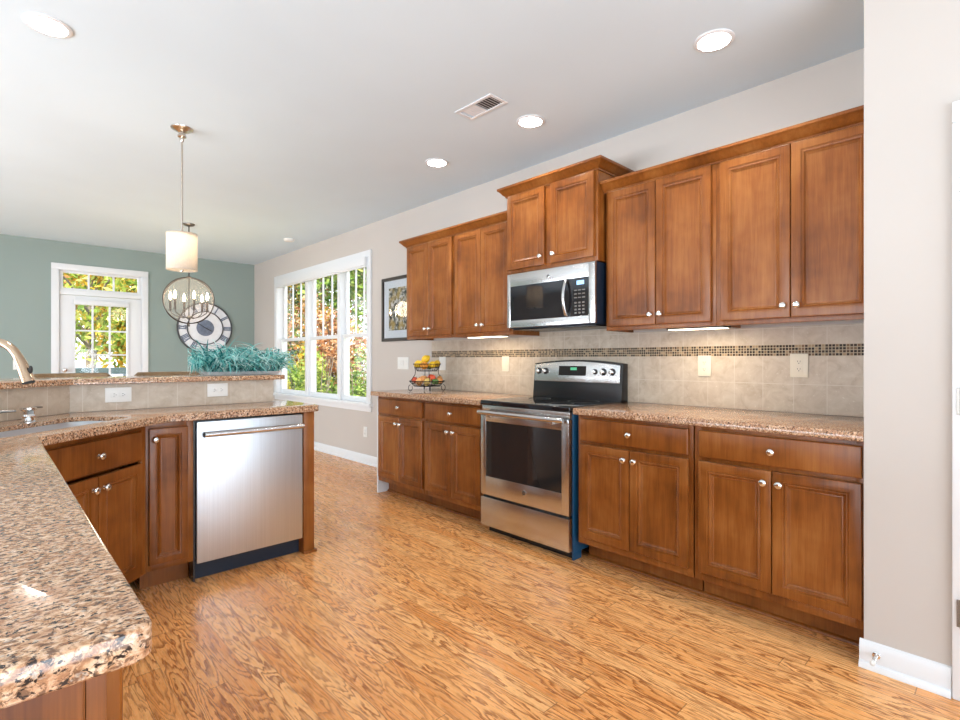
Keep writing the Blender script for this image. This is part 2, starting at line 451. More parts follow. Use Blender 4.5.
# ---------------------------------------------------------------- room shell
XW, YG, ZC = 3.14, 8.66, 2.743
XL, YB = -3.9, -3.4
def shell(name, m, mat):
    return tag(m.build(name, mat), kind='structure')
shell('floor', MB().box((XL-.15, YB-.15, -0.12), (XW+.15, YG+.15, 0)), M['floor'])
shell('ceiling', MB().box((XL-.15, YB-.15, ZC), (XW+.15, YG+.15, ZC+.15)), M['ceiling'])
WY0, WY1, WZ0, WZ1 = 5.15, 7.72, 0.69, 2.37
m = MB(); T = XW + .15
m.box((XW, YB, 0), (T, WY0, ZC)); m.box((XW, WY1, 0), (T, YG, ZC)); m.box((XW, WY0, 0), (T, WY1, WZ0)); m.box((XW, WY0, WZ1), (T, WY1, ZC))
shell('wall_right', m, M['wall'])
DX0, DX1, DZ1 = 0.64, 1.59, 2.39
m = MB()
m.box((XL-.15, YG, 0), (DX0, YG+.15, ZC)); m.box((DX1, YG, 0), (T, YG+.15, ZC)); m.box((DX0, YG, DZ1), (DX1, YG+.15, ZC))
shell('wall_far', m, M['green'])
shell('wall_left', MB().box((XL-.15, YB, 0), (XL, YG, ZC)), M['wall'])
shell('wall_back', MB().box((XL-.15, YB-.15, 0), (T, YB, ZC)), M['wall'])
# pantry wall: return beside the cabinets, front with a doorway
XP = 2.485
PY1, PD1, PD0, PDH = 0.427, 0.10, -0.68, 2.04
m = MB(); m.box((XP, PY1-.115, 0), (XW, PY1, ZC)); m.box((XP, PD1, 0), (XP+.115, PY1-.115, ZC))
m.box((XP, PD0, PDH), (XP+.115, PD1, ZC)); m.box((XP, YB, 0), (XP+.115, PD0, ZC))
shell('wall_pantry', m, M['wall'])

BASEP = [(0, 0), (0.026, 0), (0.026, 0.010), (0.021, 0.022), (0.013, 0.026), (0.013, 0.080), (0.009, 0.092), (0.006, 0.100), (0, 0.104)]
def baseboard(name, path, side):
    return tag(sweep(path, BASEP, side=side).build(name, M['white'], smooth=30), kind='structure')
baseboard('baseboard_right', [(XW, 4.04), (XW, YG)], -1)
baseboard('baseboard_far', [(XL, YG), (0.575, YG)], 1)
tag(sweep([(1.65, YG), (XW, YG)], BASEP, side=1).build('baseboard_corner', M['white'], smooth=30), kind='structure')
baseboard('baseboard_pantry', [(XP, PY1+.013), (XP, 0.172)], 1)

# ---- window_1: triple double-hung window on the range wall
win = structure('window_1')
cw = 0.075
m = MB()
for a, b in (((XW-.022, WY0-cw, WZ0+.0055), (XW-.0005, WY0+.012, WZ1-.0125)), ((XW-.022, WY1-.012, WZ0+.0055), (XW-.0005, WY1+cw, WZ1-.0125)), ((XW-.022, WY0-cw, WZ1-.012), (XW-.0005, WY1+cw, WZ1+cw))): m.box(a, b)
m.build('window_casing', M['white'], win, bevel=.004)
MB().box((XW-.05, WY0-cw-.02, WZ0-.03), (XW+.10, WY1+cw+.02, WZ0+.005)).build('window_sill', M['white'], win, bevel=.004)
MB().box((XW-.016, WY0-cw, WZ0-.09), (XW-.0005, WY1+cw, WZ0-.031)).build('window_apron', M['white'], win, bevel=.003)
m = MB()   # jamb liner
m.box((XW, WY0, WZ0), (XW+.14, WY0+.015, WZ1)); m.box((XW, WY1-.015, WZ0), (XW+.14, WY1, WZ1)); m.box((XW, WY0, WZ1-.015), (XW+.14, WY1, WZ1))
m.build('window_frame', M['white'], win)
units = [(WY0+.02, 5.825), (5.905, 6.735), (6.815, WY1-.02)]
for a, b in ((5.825, 5.905), (6.735, 6.815)): MB().box((XW+.01, a, WZ0), (XW+.14, b, WZ1)).build('mullion', M['white'], win, bevel=.004)
ZM = 1.49
for a, b in units:
    for k, (x, z0, z1) in enumerate(((XW+.055, WZ0+.006, ZM+.02), (XW+.095, ZM-.02, WZ1-.02))):
        m = MB(); sw = .042
        m.box((x-.016, a, z0), (x+.016, a+sw, z1)); m.box((x-.016, b-sw, z0), (x+.016, b, z1))
        m.box((x-.016, a+sw, z0), (x+.016, b-sw, z0+(.06 if k == 0 else .045))); m.box((x-.016, a+sw, z1-.045), (x+.016, b-sw, z1))
        s_ = m.build('sash', M['white'], win, bevel=.003)
        MB().box((x-.003, a+sw, z0+.04), (x+.003, b-sw, z1-.04)).build('glass_pane', M['glass'], s_)
        if k == 1:
            for q in (1/3, 2/3):
                yy = a + sw + (b-a-2*sw)*q
                MB().box((x-.010, yy-.009, z0+.045), (x+.010, yy+.009, z1-.045)).build('muntin', M['white'], s_, bevel=.003)
sh = thing('roller_shade', 'white roller shade cassette rolled up across the top of the triple window', 'window shade', (XW, 6.4, WZ1-.10))
MB().box((-.062, -1.265, .0), (.006, 1.265, .098)).build('cassette', M['white'], sh, bevel=.006)
MB().box((-.045, -1.25, -.016), (-.020, 1.25, .004)).build('hem_bar', M['white'], sh, bevel=.004)

# ---- door_1: glazed patio door with transom in the sage wall
dr = structure('door_1')
m = MB()
for a, b in (((DX0-.065, YG-.020, 0.0145), (DX0+.015, YG-.0005, DZ1-.0155)), ((DX1-.015, YG-.020, 0.0145), (DX1+.060, YG-.0005, DZ1-.0155)), ((DX0-.065, YG-.0205, DZ1-.015), (DX1+.060, YG-.0005, DZ1+.065))): m.box(a, b)
m.build('door_casing', M['white'], dr, bevel=.004)
m = MB()
m.box((DX0, YG, 0), (DX0+.02, YG+.13, DZ1)); m.box((DX1-.02, YG, 0), (DX1, YG+.13, DZ1)); m.box((DX0, YG, DZ1-.02), (DX1, YG+.13, DZ1)); m.box((DX0+.02, YG+.005, 2.055), (DX1-.02, YG+.13, 2.125))
m.build('door_frame', M['white'], dr, bevel=.003)
def glazed(parent, x0, x1, z0, z1, gx0, gx1, gz0, gz1, vs, hs, y0, y1, name):
    m = MB()
    m.box((x0, y0, z0), (gx0, y1, z1)); m.box((gx1, y0, z0), (x1, y1, z1)); m.box((gx0, y0, z0), (gx1, y1, gz0)); m.box((gx0, y0, gz1), (gx1, y1, z1))
    s_ = m.build(name, M['white'], parent, bevel=.003)
    MB().box((gx0, (y0+y1)/2-.003, gz0), (gx1, (y0+y1)/2+.003, gz1)).build('glass_pane', M['glass'], s_)
    m = MB()
    for v in vs: m.box((v-.010, y0+.006, gz0), (v+.010, y1-.006, gz1))
    for v in hs: m.box((gx0, y0+.007, v-.010), (gx1, y1-.007, v+.010))
    m.build('muntin', M['white'], s_)
    return s_
dl = glazed(dr, DX0+.022, DX1-.022, .012, 2.05, .826, 1.396, .27, 1.93, (1.012, 1.203), (1.585, 1.262, .94, .61), YG+.012, YG+.056, 'door_leaf')
glazed(dr, DX0+.021, DX1-.021, 2.127, DZ1-.021, .70, 1.53, 2.145, 2.345, (.972, 1.25), (), YG+.03, YG+.07, 'transom')
MB().box((.800, YG-.028, 1.93), (1.415, YG+.011, 1.995)).build('blind_headrail', M['white'], dl, bevel=.004)
m = MB()
for x in (.800, 1.396): m.box((x, YG-.006, .27), (x+.022, YG+.011, 1.93))
m.build('blind_side_rail', M['white'], dl)
kn = MB().lathe([(0.032, 0), (0.032, .006), (.012, .010), (.012, .034), (.026, .042), (.029, .055), (.022, .066), (.004, .069)], 20, (.716, YG+.012, 1.06), 'y').build('door_knob', M['chrome'], dl, smooth=40)
MB().box((DX0-.06, YG-.02, -.001), (DX1+.06, YG+.13, .014)).build('threshold', M['nickel'], dr)

# ---- door_2: pantry doorway, casing with hinges
d2 = structure('door_2')
m = MB(); CP = [(0, 0), (0.016, 0), (0.020, 0.012), (0.020, 0.05), (0.012, 0.066), (0.010, 0.072), (0, 0.072)]
m.box((XP-.020, PD1-.004, 0), (XP-.0005, 0.170, PDH-.0045)); m.box((XP-.020, PD0-.07, 0), (XP-.0005, PD0+.004, PDH-.0045)); m.box((XP-.0205, PD0-.07, PDH-.004), (XP-.0005, 0.170, PDH+.070))
m.build('door_casing', M['white'], d2, bevel=.004)
m = MB(); m.box((XP, PD1-.018, 0), (XP+.115, PD1-.0005, PDH)); m.box((XP, PD0+.0005, 0), (XP+.115, PD0+.018, PDH)); m.box((XP, PD0+.018, PDH-.018), (XP+.115, PD1-.018, PDH-.0005))
m.build('door_frame', M['white'], d2)
MB().box((XP+.02, PD0+.02, .01), (XP+.055, PD1-.02, PDH-.02)).build('door_leaf', M['white'], d2, bevel=.003)
for z in (.308, 1.053, 1.790):
    m = MB(); m.box((XP-.0245, .128, z-.047), (XP-.0198, .158, z+.047)); m.lathe([(.0075, -.050), (.0075, .050)], 12, (XP-.026, .142, z))
    for q in (-.03, 0, .03): m.lathe([(.003, 0), (.003, .002)], 8, (XP-.0267, .152, z+q), 'x')
    m.build('hinge', M['chrome'] if z > 1.5 else M['gunmetal'], d2, smooth=40)
ds = thing('door_stop', 'small spring door stop screwed into the white baseboard of the pantry wall', 'door stop', (XP-.013, .385, .062))
MB().lathe([(.013, 0), (.013, -.006), (.006, -.010)], 16, (0, 0, 0), 'x').build('base', M['chrome'], ds, smooth=40)
pts = [(-.010 - .055*i/60, .006*math.cos(i*.9), .006*math.sin(i*.9)) for i in range(61)]
MB().tube(pts, .0013, 6).build('spring', M['chrome'], ds, smooth=60)
MB().lathe([(.008, -.065), (.009, -.070), (.009, -.080), (.004, -.083)], 14, (0, 0, 0), 'x').build('rubber_tip', M['plate'], ds, smooth=40)

# ---------------------------------------------------------------- cabinets
def knob(parent, x, z, y=-.020):
    m = MB().lathe([(.010, 0), (.010, .003), (.0055, .006), (.0055, .014), (.0135, .017), (.0165, .021), (.0150, .025), (.0085, .0275), (.001, .028)], 20, (x, y, z), 'y')
    return m.build('knob', M['chrome'], parent, smooth=50)
def rect(x0, x1, z0, z1, d, y): return [(x0+d, y, z0+d), (x1-d, y, z0+d), (x1-d, y, z1-d), (x0+d, y, z1-d)]
def panel_door(parent, name, x0, x1, z0, z1, fw=.056):
    """raised-moulding recessed-panel door, front towards -y"""
    prof = [(0, -.001), (0, -.0160), (.0015, -.0190), (.0045, -.0200), (fw-.014, -.0200), (fw-.0125, -.0162), (fw-.008, -.0152), (fw-.004, -.0180), (fw+.000, -.0165), (fw+.003, -.0105), (fw+.008, -.0080), (fw+.012, -.0092), (fw+.014, -.0075)]
    return MB().rings([rect(x0, x1, z0, z1, d, y) for d, y in prof]).build(name, M['wood'], parent, smooth=25)
def flat_drawer(parent, name, x0, x1, z0, z1):
    prof = [(0, -.001), (0, -.0150), (.004, -.0185), (.010, -.0200)]
    return MB().rings([rect(x0, x1, z0, z1, d, y) for d, y in prof]).build(name, M['wood'], parent, smooth=25)
def frame_front(m, x0, x1, z0, z1, y0=0.0, y1=.019, st=.032, mids=()):
    m.box((x0, y0, z0), (x0+st, y1, z1)); m.box((x1-st, y0, z0), (x1, y1, z1))
    m.box((x0+st, y0, z0), (x1-st, y1, z0+.04)); m.box((x0+st, y0, z1-.035), (x1-st, y1, z1))
    for z in mids: m.box((x0+st, y0, z-.02), (x1-st, y1, z+.02))

def base_cabinet(label, loc, rotz, W, D=.60, doors=2, drawer=True, group='base cabinets', toe=True, knob_side=1, H=.874, dx=(.022, .022), zd=(.157, .703), zr=(.724, .853), toe_d=.110, sink=False):
    t = thing('base_cabinet', label, 'cabinet', loc, rotz, group)
    m = MB()
    hs_ = .66 if sink else H
    m.box((0, .0195, .115), (.016, D, hs_)); m.box((W-.016, .0195, .115), (W, D, hs_)); m.box((.016, .0195, .115), (W-.016, D, .131)); m.box((.016, D-.01, .131), (W-.016, D, hs_))
    if not sink: m.box((.016, .0195, H-.02), (W-.016, .12, H))
    m.build('carcass', M['wood'], t)
    m = MB(); frame_front(m, 0, W, .115, H, mids=(.7135,) if drawer else ()); m.build('face_frame', M['wood'], t, bevel=.0015)
    MB().box((0, toe_d, 0), (W, toe_d+.018, .115)).build('toe_kick', M['wood'], t)
    a, b = dx[0], W - dx[1]; mid = (a + b)/2; g = .0018
    if doors == 2:
        d = panel_door(t, 'door', a, mid-g, *zd); knob(d, mid-g-.030, zd[1]-.055)
        d = panel_door(t, 'door', mid+g, b, *zd); knob(d, mid+g+.030, zd[1]-.055)
    else:
        top = zr[1]-.008 if not drawer else zd[1]
        d = panel_door(t, 'door', a, b, zd[0], top, .045); knob(d, a+.025 if knob_side < 0 else b-.025, top-.055)
    if drawer:
        d = flat_drawer(t, 'drawer', a, b, *zr); knob(d, mid, (zr[0]+zr[1])/2)
    return t
R90 = -PI/2
XF = 2.535           # face-frame plane of the range wall base cabinets
W27 = .684
base_cabinet('stained base cabinet at the window end of the counter, beneath the fruit stand', (XF, 3.990, 0), R90, W27)
base_cabinet('stained base cabinet touching the range on the side towards the window', (XF, 3.305, 0), R90, W27-.002)
base_cabinet('stained base cabinet touching the range on the side towards the pantry wall', (XF, 1.815, 0), R90, W27+.006)
base_cabinet('stained base cabinet squeezed against the beige pantry wall', (XF, 1.118, 0), R90, 1.118-.429, dx=(.024, .010))
tag(MB().box((XF-.004, 3.991, 0), (XW-.001, 4.008, .874)).build('cabinet_end_panel', M['white']), 'white side panel closing the end of the base cabinets near the window', 'panel')
for nm, y0, y1, lab in (('shoe_molding', 2.622, 3.990, 'thin stained shoe molding on the floor along the cabinets towards the window'), ('shoe_molding', .430, 1.815, 'thin stained shoe molding on the floor along the cabinets towards the pantry wall')):
    x = XF + .1092
    tag(MB().rings([[(x - a, y, z) for a, z in ((0, 0), (.016, 0), (.015, .007), (.010, .013), (0, .016))] for y in (y0, y1)]).build(nm, M['wood'], smooth=40), lab, 'molding', 'shoe moldings')

# peninsula run (fronts face -Y)
YF = 3.07
base_cabinet('narrow single-door base cabinet between the sink cabinet and the dishwasher', (.5665, YF, 0), 0, .226, D=.43, doors=1, drawer=False, group='peninsula cabinets', knob_side=-1, dx=(.020, .028), zd=(.148, .70), toe_d=.100)
m = MB().box((1.402, 3.050, 0), (1.470, 3.513, .874)); m.box((1.400, 3.038, 0), (1.484, 3.0499, .016)); m.box((1.4701, 3.0499, 0), (1.484, 3.513, .016))
tag(m.build('cabinet_end_panel', M['wood'], bevel=.0015), 'stained end panel at the open end of the peninsula beside the dishwasher', 'panel')
# diagonal sink cabinet: local origin at its window-less corner, x along the diagonal
S2 = math.sqrt(.5)
def diag(s, v): return ((s - v)*S2, (s + v)*S2)
S0, S1, VF = 1.900, 2.566, 1.757   # along / across the diagonal
base_cabinet('diagonal sink base cabinet with two doors in the corner of the peninsula', (*diag(S0, VF), 0), PI/4, S1-S0, D=.40, group='peninsula cabinets', dx=(.042, .050), zd=(.14, .683), zr=(.703, .843), toe_d=.095, sink=True)
# near run along the counter close to the camera (fronts face +X)
nc = base_cabinet('base cabinet under the long near counter, its end just under the rounded granite corner', (.095, .705, 0), PI/2, .88, D=.59, group='peninsula cabinets', toe_d=.09)
base_cabinet('base cabinet under the near counter, next to the diagonal sink cabinet', (.095, 1.586, 0), PI/2, .88, D=.59, group='peninsula cabinets', toe_d=.09)
m = MB(); m.box((-.58, .698, 0), (.073, .7045, .874)); tag(m.build('cabinet_end_panel', M['wood'], bevel=.001), 'stained end panel below the overhanging corner of the near counter', 'panel')

# ---------------------------------------------------------------- countertops
XC = 2.487
def top(name, poly, label, z0=.876, z1=.914, cut=None, cat='countertop', group=None, r=.006):
    o = slab(poly, z0, z1, r).build(name, M['granite'], smooth=40)
    if cut:
        mo = o.modifiers.new('cut', 'BOOLEAN'); mo.object = cut; mo.operation = 'DIFFERENCE'; mo.solver = 'EXACT'
        dg = bpy.context.evaluated_depsgraph_get()
        me = bpy.data.meshes.new_from_object(o.evaluated_get(dg)); o.modifiers.clear(); o.data = me
        bpy.data.objects.remove(cut)
    return tag(o, label, cat, group)
top('countertop', [(XC, 2.618), (XW-.001, 2.618), (XW-.001, 4.045), (XC, 4.045)], 'speckled granite countertop with the fruit stand on it')
top('countertop', [(XC, .429), (XW-.001, .429), (XW-.001, 1.820), (XC, 1.820)], 'speckled granite countertop between the range and the pantry wall')
# sink cut-out
SK = dict(s0=1.80, s1=2.520, v0=1.785, v1=2.075)
def rrect(s0, s1, v0, v1, r, n=5):
    P = []
    for (cx, cy, a0) in ((s1-r, v0+r, -PI/2), (s1-r, v1-r, 0), (s0+r, v1-r, PI/2), (s0+r, v0+r, PI)):
        for i in range(n+1):
            a = a0 + PI/2*i/n; P.append((cx + r*math.cos(a), cy + r*math.sin(a)))
    return P
cutp = [diag(s, v) for s, v in rrect(SK['s0'], SK['s1'], SK['v0'], SK['v1'], .06)]
cutb = [diag(s, v) for s, v in rrect(SK['s0']-.025, SK['s1']+.025, SK['v0']-.025, SK['v1']+.025, .085)]
cutter = MB().rings([[(x, y, z) for x, y in q] for q, z in ((cutb, .80), (cutb, .8935), (cutp, .8935), (cutp, 1.0))]).build('cutter', M['granite'])
YS = 3.515
KX = YS - 3.205
A = (.131, .648); B = (.131, 2.500); Bc = (.653, 3.022); Cc = (1.505, 3.022); D1 = (1.505, YS+.004)
poly = [(-.62, .648)] + round_corner(A, (-.62, .648), B, .022) + round_corner(B, A, Bc, .02, 3) + round_corner(Bc, B, Cc, .06, 5) + round_corner(Cc, Bc, D1, .05, 6) + [D1, (KX, YS+.004), (-.62, 3.205-.62+.004)]
top('countertop', poly, 'large L-shaped granite peninsula countertop around the corner sink', cut=cutter, r=.006)

# ---------------------------------------------------------------- bar wall, its tile and its granite top
PT = .115
def offs(d):   # plan line of the bar wall, d metres behind its kitchen face
    k = YS + d; kk = 3.205 + d*math.sqrt(2)
    return (1.400, k), (k - kk, k), (-.62, kk - .62)
a0, a1, a2 = offs(.012); b0, b1, b2 = offs(.012 + PT)
shell('wall_bar', MB().prism([a2, b2, b1, b0, a0, a1][::-1], 0, 1.062), M['wall'])
a0, a1, a2 = offs(0); b0, b1, b2 = offs(.0115)
bs = thing('bar_backsplash', 'beige tile splash on the raised bar wall behind the sink', 'backsplash')
MB().prism([a2, b2, b1, b0, a0, a1][::-1], .9145, 1.0615).build('field_tile', M['tile_bar'], bs)
a0, a1, a2 = offs(-.030); b0, b1, b2 = offs(.43)
p0 = (1.478, a0[1]); q0 = (1.478, b0[1])
poly = [a2, a1] + round_corner(p0, a1, q0, .03, 4) + round_corner(q0, p0, b1, .05, 5) + [b1, b2]
top('bar_counter', poly, 'granite top of the raised breakfast bar carrying the teal plant', 1.063, 1.094, cat='bar top')

# ---------------------------------------------------------------- range wall splash
sp = thing('tile_backsplash', 'beige travertine backsplash with a dark mosaic stripe behind the range', 'backsplash')
m = MB(); XT = XW-.010
m.box((XT, .429, .9145), (XW-.001, 3.975, 1.2180)); m.box((XT, .429, 1.2795), (XW-.001, 3.975, 1.379)); m.box((XT, 1.836, 1.379), (XW-.001, 2.612, 1.4105))
m.build('field_tile', M['tile'], sp)
MB().box((XT-.001, .429, 1.2181), (XW-.001, 3.975, 1.2794)).build('mosaic_band', M['mosaic'], sp)

# ---------------------------------------------------------------- upper cabinets
def upper_cabinet(label, loc, W, z0, z1, D, doorz, dx=(.022, .022), gap=.0018, rail=True):
    t = thing('upper_cabinet', label, 'cabinet', loc, R90, 'upper cabinets')
    m = MB(); m.box((0, .019, z0), (.014, D, z1)); m.box((W-.014, .019, z0), (W, D, z1)); m.box((.014, .019, z0+.022), (W-.014, D, z0+.036)); m.box((.014, .019, z1-.02), (W-.014, D, z1)); m.box((.014, D-.008, z0+.036), (W-.014, D, z1-.02))
    m.build('carcass', M['wood'], t)
    m = MB(); frame_front(m, 0, W, z0, z1, st=.035); m.box((W/2-.03, .0, z0+.04), (W/2+.03, .019, z1-.035)); m.build('face_frame', M['wood'], t, bevel=.0015)
    a, b = dx[0], W-dx[1]; mid = (a+b)/2
    d = panel_door(t, 'door', a, mid-gap, *doorz); knob(d, mid-gap-.028, doorz[0]+.058)
    d = panel_door(t, 'door', mid+gap, b, *doorz); knob(d, mid+gap+.028, doorz[0]+.058)
    return t
XU = 2.833
UD = XW-.001-XU
upper_cabinet('upper cabinet at the window end, overlapping the framed picture', (XU, 3.972, 0), .684, 1.385, 2.262, UD, (1.412, 2.236))
upper_cabinet('upper cabinet touching the microwave on the side towards the window', (XU, 3.287, 0), .667, 1.385, 2.262, UD, (1.412, 2.236))
upper_cabinet('short raised upper cabinet right above the microwave', (2.765, 2.618, 0), .786, 1.822, 2.405, XW-.001-2.765, (1.850, 2.386), dx=(.022, .022), gap=.028)
upper_cabinet('tall upper cabinet touching the microwave on the side towards the pantry wall', (XU, 1.815, 0), .682, 1.380, 2.262, UD, (1.404, 2.248))
upper_cabinet('tall upper cabinet ending against the beige pantry wall', (XU, 1.132, 0), 1.132-.429, 1.380, 2.262, UD, (1.404, 2.248), dx=(.024, .010))
CR = [(0, 0), (.008, 0), (.008, .010), (.014, .014), (.022, .020), (.034, .036), (.044, .046), (.050, .049), (.052, .052), (.052, .066), (0, .066)]
def crown(path, z, label, side=1):
    return tag(sweep(path, [(d, z + q) for d, q in CR], side=side).build('crown_molding', M['wood'], smooth=25), label, 'molding', 'crown moldings')
crown([(XW-.001, 3.974), (XU-.0005, 3.974), (XU-.0005, 2.621)], 2.240, 'stained crown molding on the pair of upper cabinets at the window end', 1)
crown([(XU-.0005, 1.830), (XU-.0005, .430)], 2.2515, 'stained crown molding on the pair of upper cabinets by the pantry wall', 1)
crown([(XW-.001, 2.6195), (2.764, 2.6195), (2.764, 1.8305), (XW-.001, 1.8305)], 2.388, 'stained crown molding on the raised cabinet above the microwave', 1)

# under-cabinet lights
def ucl(y0, y1, x, z, label):
    t = thing('under_cabinet_light', label, 'light', (x, (y0+y1)/2, z), 0, 'under-cabinet lights')
    L = (y1-y0)/2
    MB().box((-.04, -L, 0), (.05, L, .0285 if y0 < 2 else .0260)).build('housing', M['slot'], t, bevel=.003)
    MB().box((-.036, -L+.012, -.004), (.046, L-.012, -.0002)).build('lens', M['strip'], t)
    lamp('under_cabinet_lamp', 'AREA', (x, (y0+y1)/2, z-.008), 1.3, (1, .82, .58), (0, 0, 0), shape='RECTANGLE', size=.07, size_y=2*L)
ucl(1.10, 1.43, 2.90, 1.373, 'lit under-cabinet light above the counter by the pantry wall')
ucl(2.77, 3.17, 2.90, 1.380, 'lit under-cabinet light above the counter near the fruit stand')

# ---------------------------------------------------------------- range (stove), local: front -y, x to the viewer's right
def loft_x(m, prof, x0, x1, mi=0):
    """extrude a (y,z) outline along x"""
    return m.rings([[(x0, y, z) for y, z in prof], [(x1, y, z) for y, z in prof]], mi=mi)
def emblem(parent, x, y, z, r=.017):
    m = MB().lathe([(r, 0), (r, .0015), (r*.9, .002)], 28, (x, y, z), 'y')
    b = m.build('badge', M['chrome'], parent, smooth=30)
    MB().lathe([(r*.80, 0), (r*.80, .0005)], 28, (x, y-.002, z), 'y').build('badge_field', M['slot'], b)
    cu = bpy.data.curves.new('letters', 'FONT'); cu.body = 'GE'; cu.size = r*1.05; cu.align_x = 'CENTER'; cu.align_y = 'CENTER'; cu.extrude = .0003
    tmp = bpy.data.objects.new('tmp', cu); C.objects.link(tmp)
    me = bpy.data.meshes.new_from_object(tmp.evaluated_get(bpy.context.evaluated_depsgraph_get()))
    bpy.data.objects.remove(tmp); bpy.data.curves.remove(cu)
    me.transform(Matrix.Translation((x, y-.003, z)) @ Matrix.Rotation(PI/2, 4, 'X'))
    me.materials.clear(); me.materials.append(M['chrome'])
    o = bpy.data.objects.new('badge_lettering', me); C.objects.link(o); o.parent = b
    return b
RW = .760
rg = thing('range', 'stainless electric range with black glass cooktop between the base cabinets', 'stove', (2.490, 2.600, 0), R90)
RD = XW - .012 - 2.490
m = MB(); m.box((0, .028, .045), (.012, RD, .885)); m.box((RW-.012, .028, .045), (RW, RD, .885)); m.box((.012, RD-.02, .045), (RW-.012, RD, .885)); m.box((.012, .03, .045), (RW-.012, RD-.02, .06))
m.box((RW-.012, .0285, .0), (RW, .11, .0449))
m.build('body', M['blue_reflection_enamel'], rg, bevel=.002)
MB().box((.02, .055, .0), (RW-.02, .08, .050)).build('kick_plate', M['black'], rg)
m = MB(); m.box((-.001, -.012, .886), (RW+.001, RD-.09, .918)); m.build('cooktop', M['black_glass'], rg, bevel=.006, seg=3)
for (bx, by, br) in ((.19, .16, .10), (.19, .40, .08), (.57, .16, .08), (.57, .40, .105)):
    MB().lathe([(br, 0), (br, .0004), (br-.003, .0004), (br-.003, 0)], 40, (bx, by, .9182), cap0=False, cap1=False).build('burner_ring', M['slot'], rg)
m = MB(); m.box((.006, .0, .846), (RW-.006, .028, .884)); m.build('vent_trim', M['steel'], rg, bevel=.003)
# oven door: frame with recessed dark glass
m = MB(); gx0, gx1, gz0, gz1 = .052, RW-.058, .398, .775
zz0, zz1 = .270, .842
m.box((.004, -.012, zz0), (gx0, .026, zz1)); m.box((gx1, -.012, zz0), (RW-.004, .026, zz1)); m.box((gx0, -.012, zz0), (gx1, .026, gz0)); m.box((gx0, -.012, gz1), (gx1, .026, zz1))
od = m.build('oven_door', M['steel'], rg, bevel=.002)
MB().box((gx0, -.009, gz0), (gx1, .004, gz1)).build('door_glass', M['oven_glass'], od)
m = MB().tube([(.020, -.046, .838)] + [(.03 + (RW-.065)*i/12, -.049, .838) for i in range(13)] + [(RW-.022, -.046, .838)], .0165, 16)
hd = m.build('door_handle', M['steel'], od, smooth=40)
for x in (.105, RW-.125):
    MB().box((x-.022, -.042, .806), (x+.022, -.012, .832)).build('handle_bracket', M['steel'], od, bevel=.004)
emblem(od, RW*.53, -.012, .343, .019)
MB().box((.004, -.012, .056), (RW-.004, .026, .252)).build('storage_drawer', M['steel'], rg, bevel=.002)
MB().box((.008, .006, .252), (RW-.008, .024, .270)).build('drawer_gap', M['black'], rg)
# backguard: arched black housing, stainless fascia tilted back
m = MB(); n = 16; F_ = []; Bk = []
def arch(t): return 1.170 + .026*(1 - (2*t-1)**2)
pts = [(RW*i/n, arch(i/n)) for i in range(n+1)]
ol = [(0, .905)] + pts + [(RW, .905)]
ol = [(-.004 if x == 0 else RW+.004 if x == RW else x, z) for x, z in ol]
yb = RD-.001
R0 = [(x, RD-.088 + .030*((z-.905)/.29), z) for x, z in ol]; R1 = [(x, yb, z) for x, z in ol]
m.rings([R0, R1]); bgd = m.build('backguard', M['black'], rg, bevel=.003)
m = MB(); L0 = []; L1 = []
ol = [(.010, 1.038)] + [(.010 + (RW-.020)*i/n, arch(i/n)-.012) for i in range(n+1)] + [(RW-.010, 1.038)]
def yface(z): return RD-.088 + .030*((z-.905)/.29)
L0 = [(x, yface(z)-.012, z) for x, z in ol]; L1 = [(x, yface(z)+.0005, z) for x, z in ol]
fs = m.rings([L0, L1]).build('control_fascia', M['steel'], bgd, bevel=.0015)
m = MB(); m.rings([[(x, yface(z)-.0128, z) for x, z in ((.240, 1.083), (.480, 1.083), (.480, 1.152), (.240, 1.152))], [(x, yface(z)-.0122, z) for x, z in ((.240, 1.083), (.480, 1.083), (.480, 1.152), (.240, 1.152))]]).build('control_display', M['black_glass'], bgd)
m = MB(); m.rings([[(x, yface(z)-.0134, z) for x, z in ((.345, 1.122), (.40, 1.122), (.40, 1.142), (.345, 1.142))], [(x, yface(z)-.0129, z) for x, z in ((.345, 1.122), (.40, 1.122), (.40, 1.142), (.345, 1.142))]]).build('clock_digits', M['lcd_green'], bgd)
for kx, r in ((.050, .021), (.115, .021), (.555, .017), (.622, .022), (.692, .022)):
    z = 1.113; y = yface(z)-.012
    k = MB().lathe([(r*1.15, 0), (r*1.15, .004), (r*.95, .006)], 22, (kx, y, z), 'y').build('control_knob', M['black'], bgd, smooth=40)
    m = MB().lathe([(r*.80, .006), (r*.78, .020), (r*.6, .023), (.001, .0232)], 20, (kx, y, z), 'y'); m.box((kx-.003, y-.026, z-r*.72), (kx+.003, y-.019, z+r*.72))
    m.build('knob_cap', M['chrome'], k, smooth=40)

# ---------------------------------------------------------------- microwave
mw = thing('microwave', 'stainless over-the-range microwave with black window under the raised cabinet', 'microwave', (2.757, 2.588, 1.424), R90)
MW, MH, MD = .752, .392, XW-.002-2.757-.012
m = MB(); m.box((0, .0, .0), (MW, MD, MH)); m.build('body', M['dark_blue'], mw, bevel=.003)
m = MB(); gx0, gx1, gz0, gz1 = .030, .515, .054, .300
m.box((0, -.020, .004), (gx0, -.0005, MH-.002)); m.box((.705, -.020, .004), (MW, -.0005, MH-.002)); m.box((gx0, -.020, .004), (.705, -.0005, gz0)); m.box((gx0, -.020, gz1), (.705, -.0005, MH-.002))
fr = m.build('front_fascia', M['steel'], mw, bevel=.002)
MB().box((gx0, -.017, gz0), (gx1, -.001, gz1)).build('door_window', M['black_glass'], mw)
MB().box((gx1+.001, -.0175, gz0), (.705, -.001, gz1)).build('control_panel', M['black_glass'], mw)
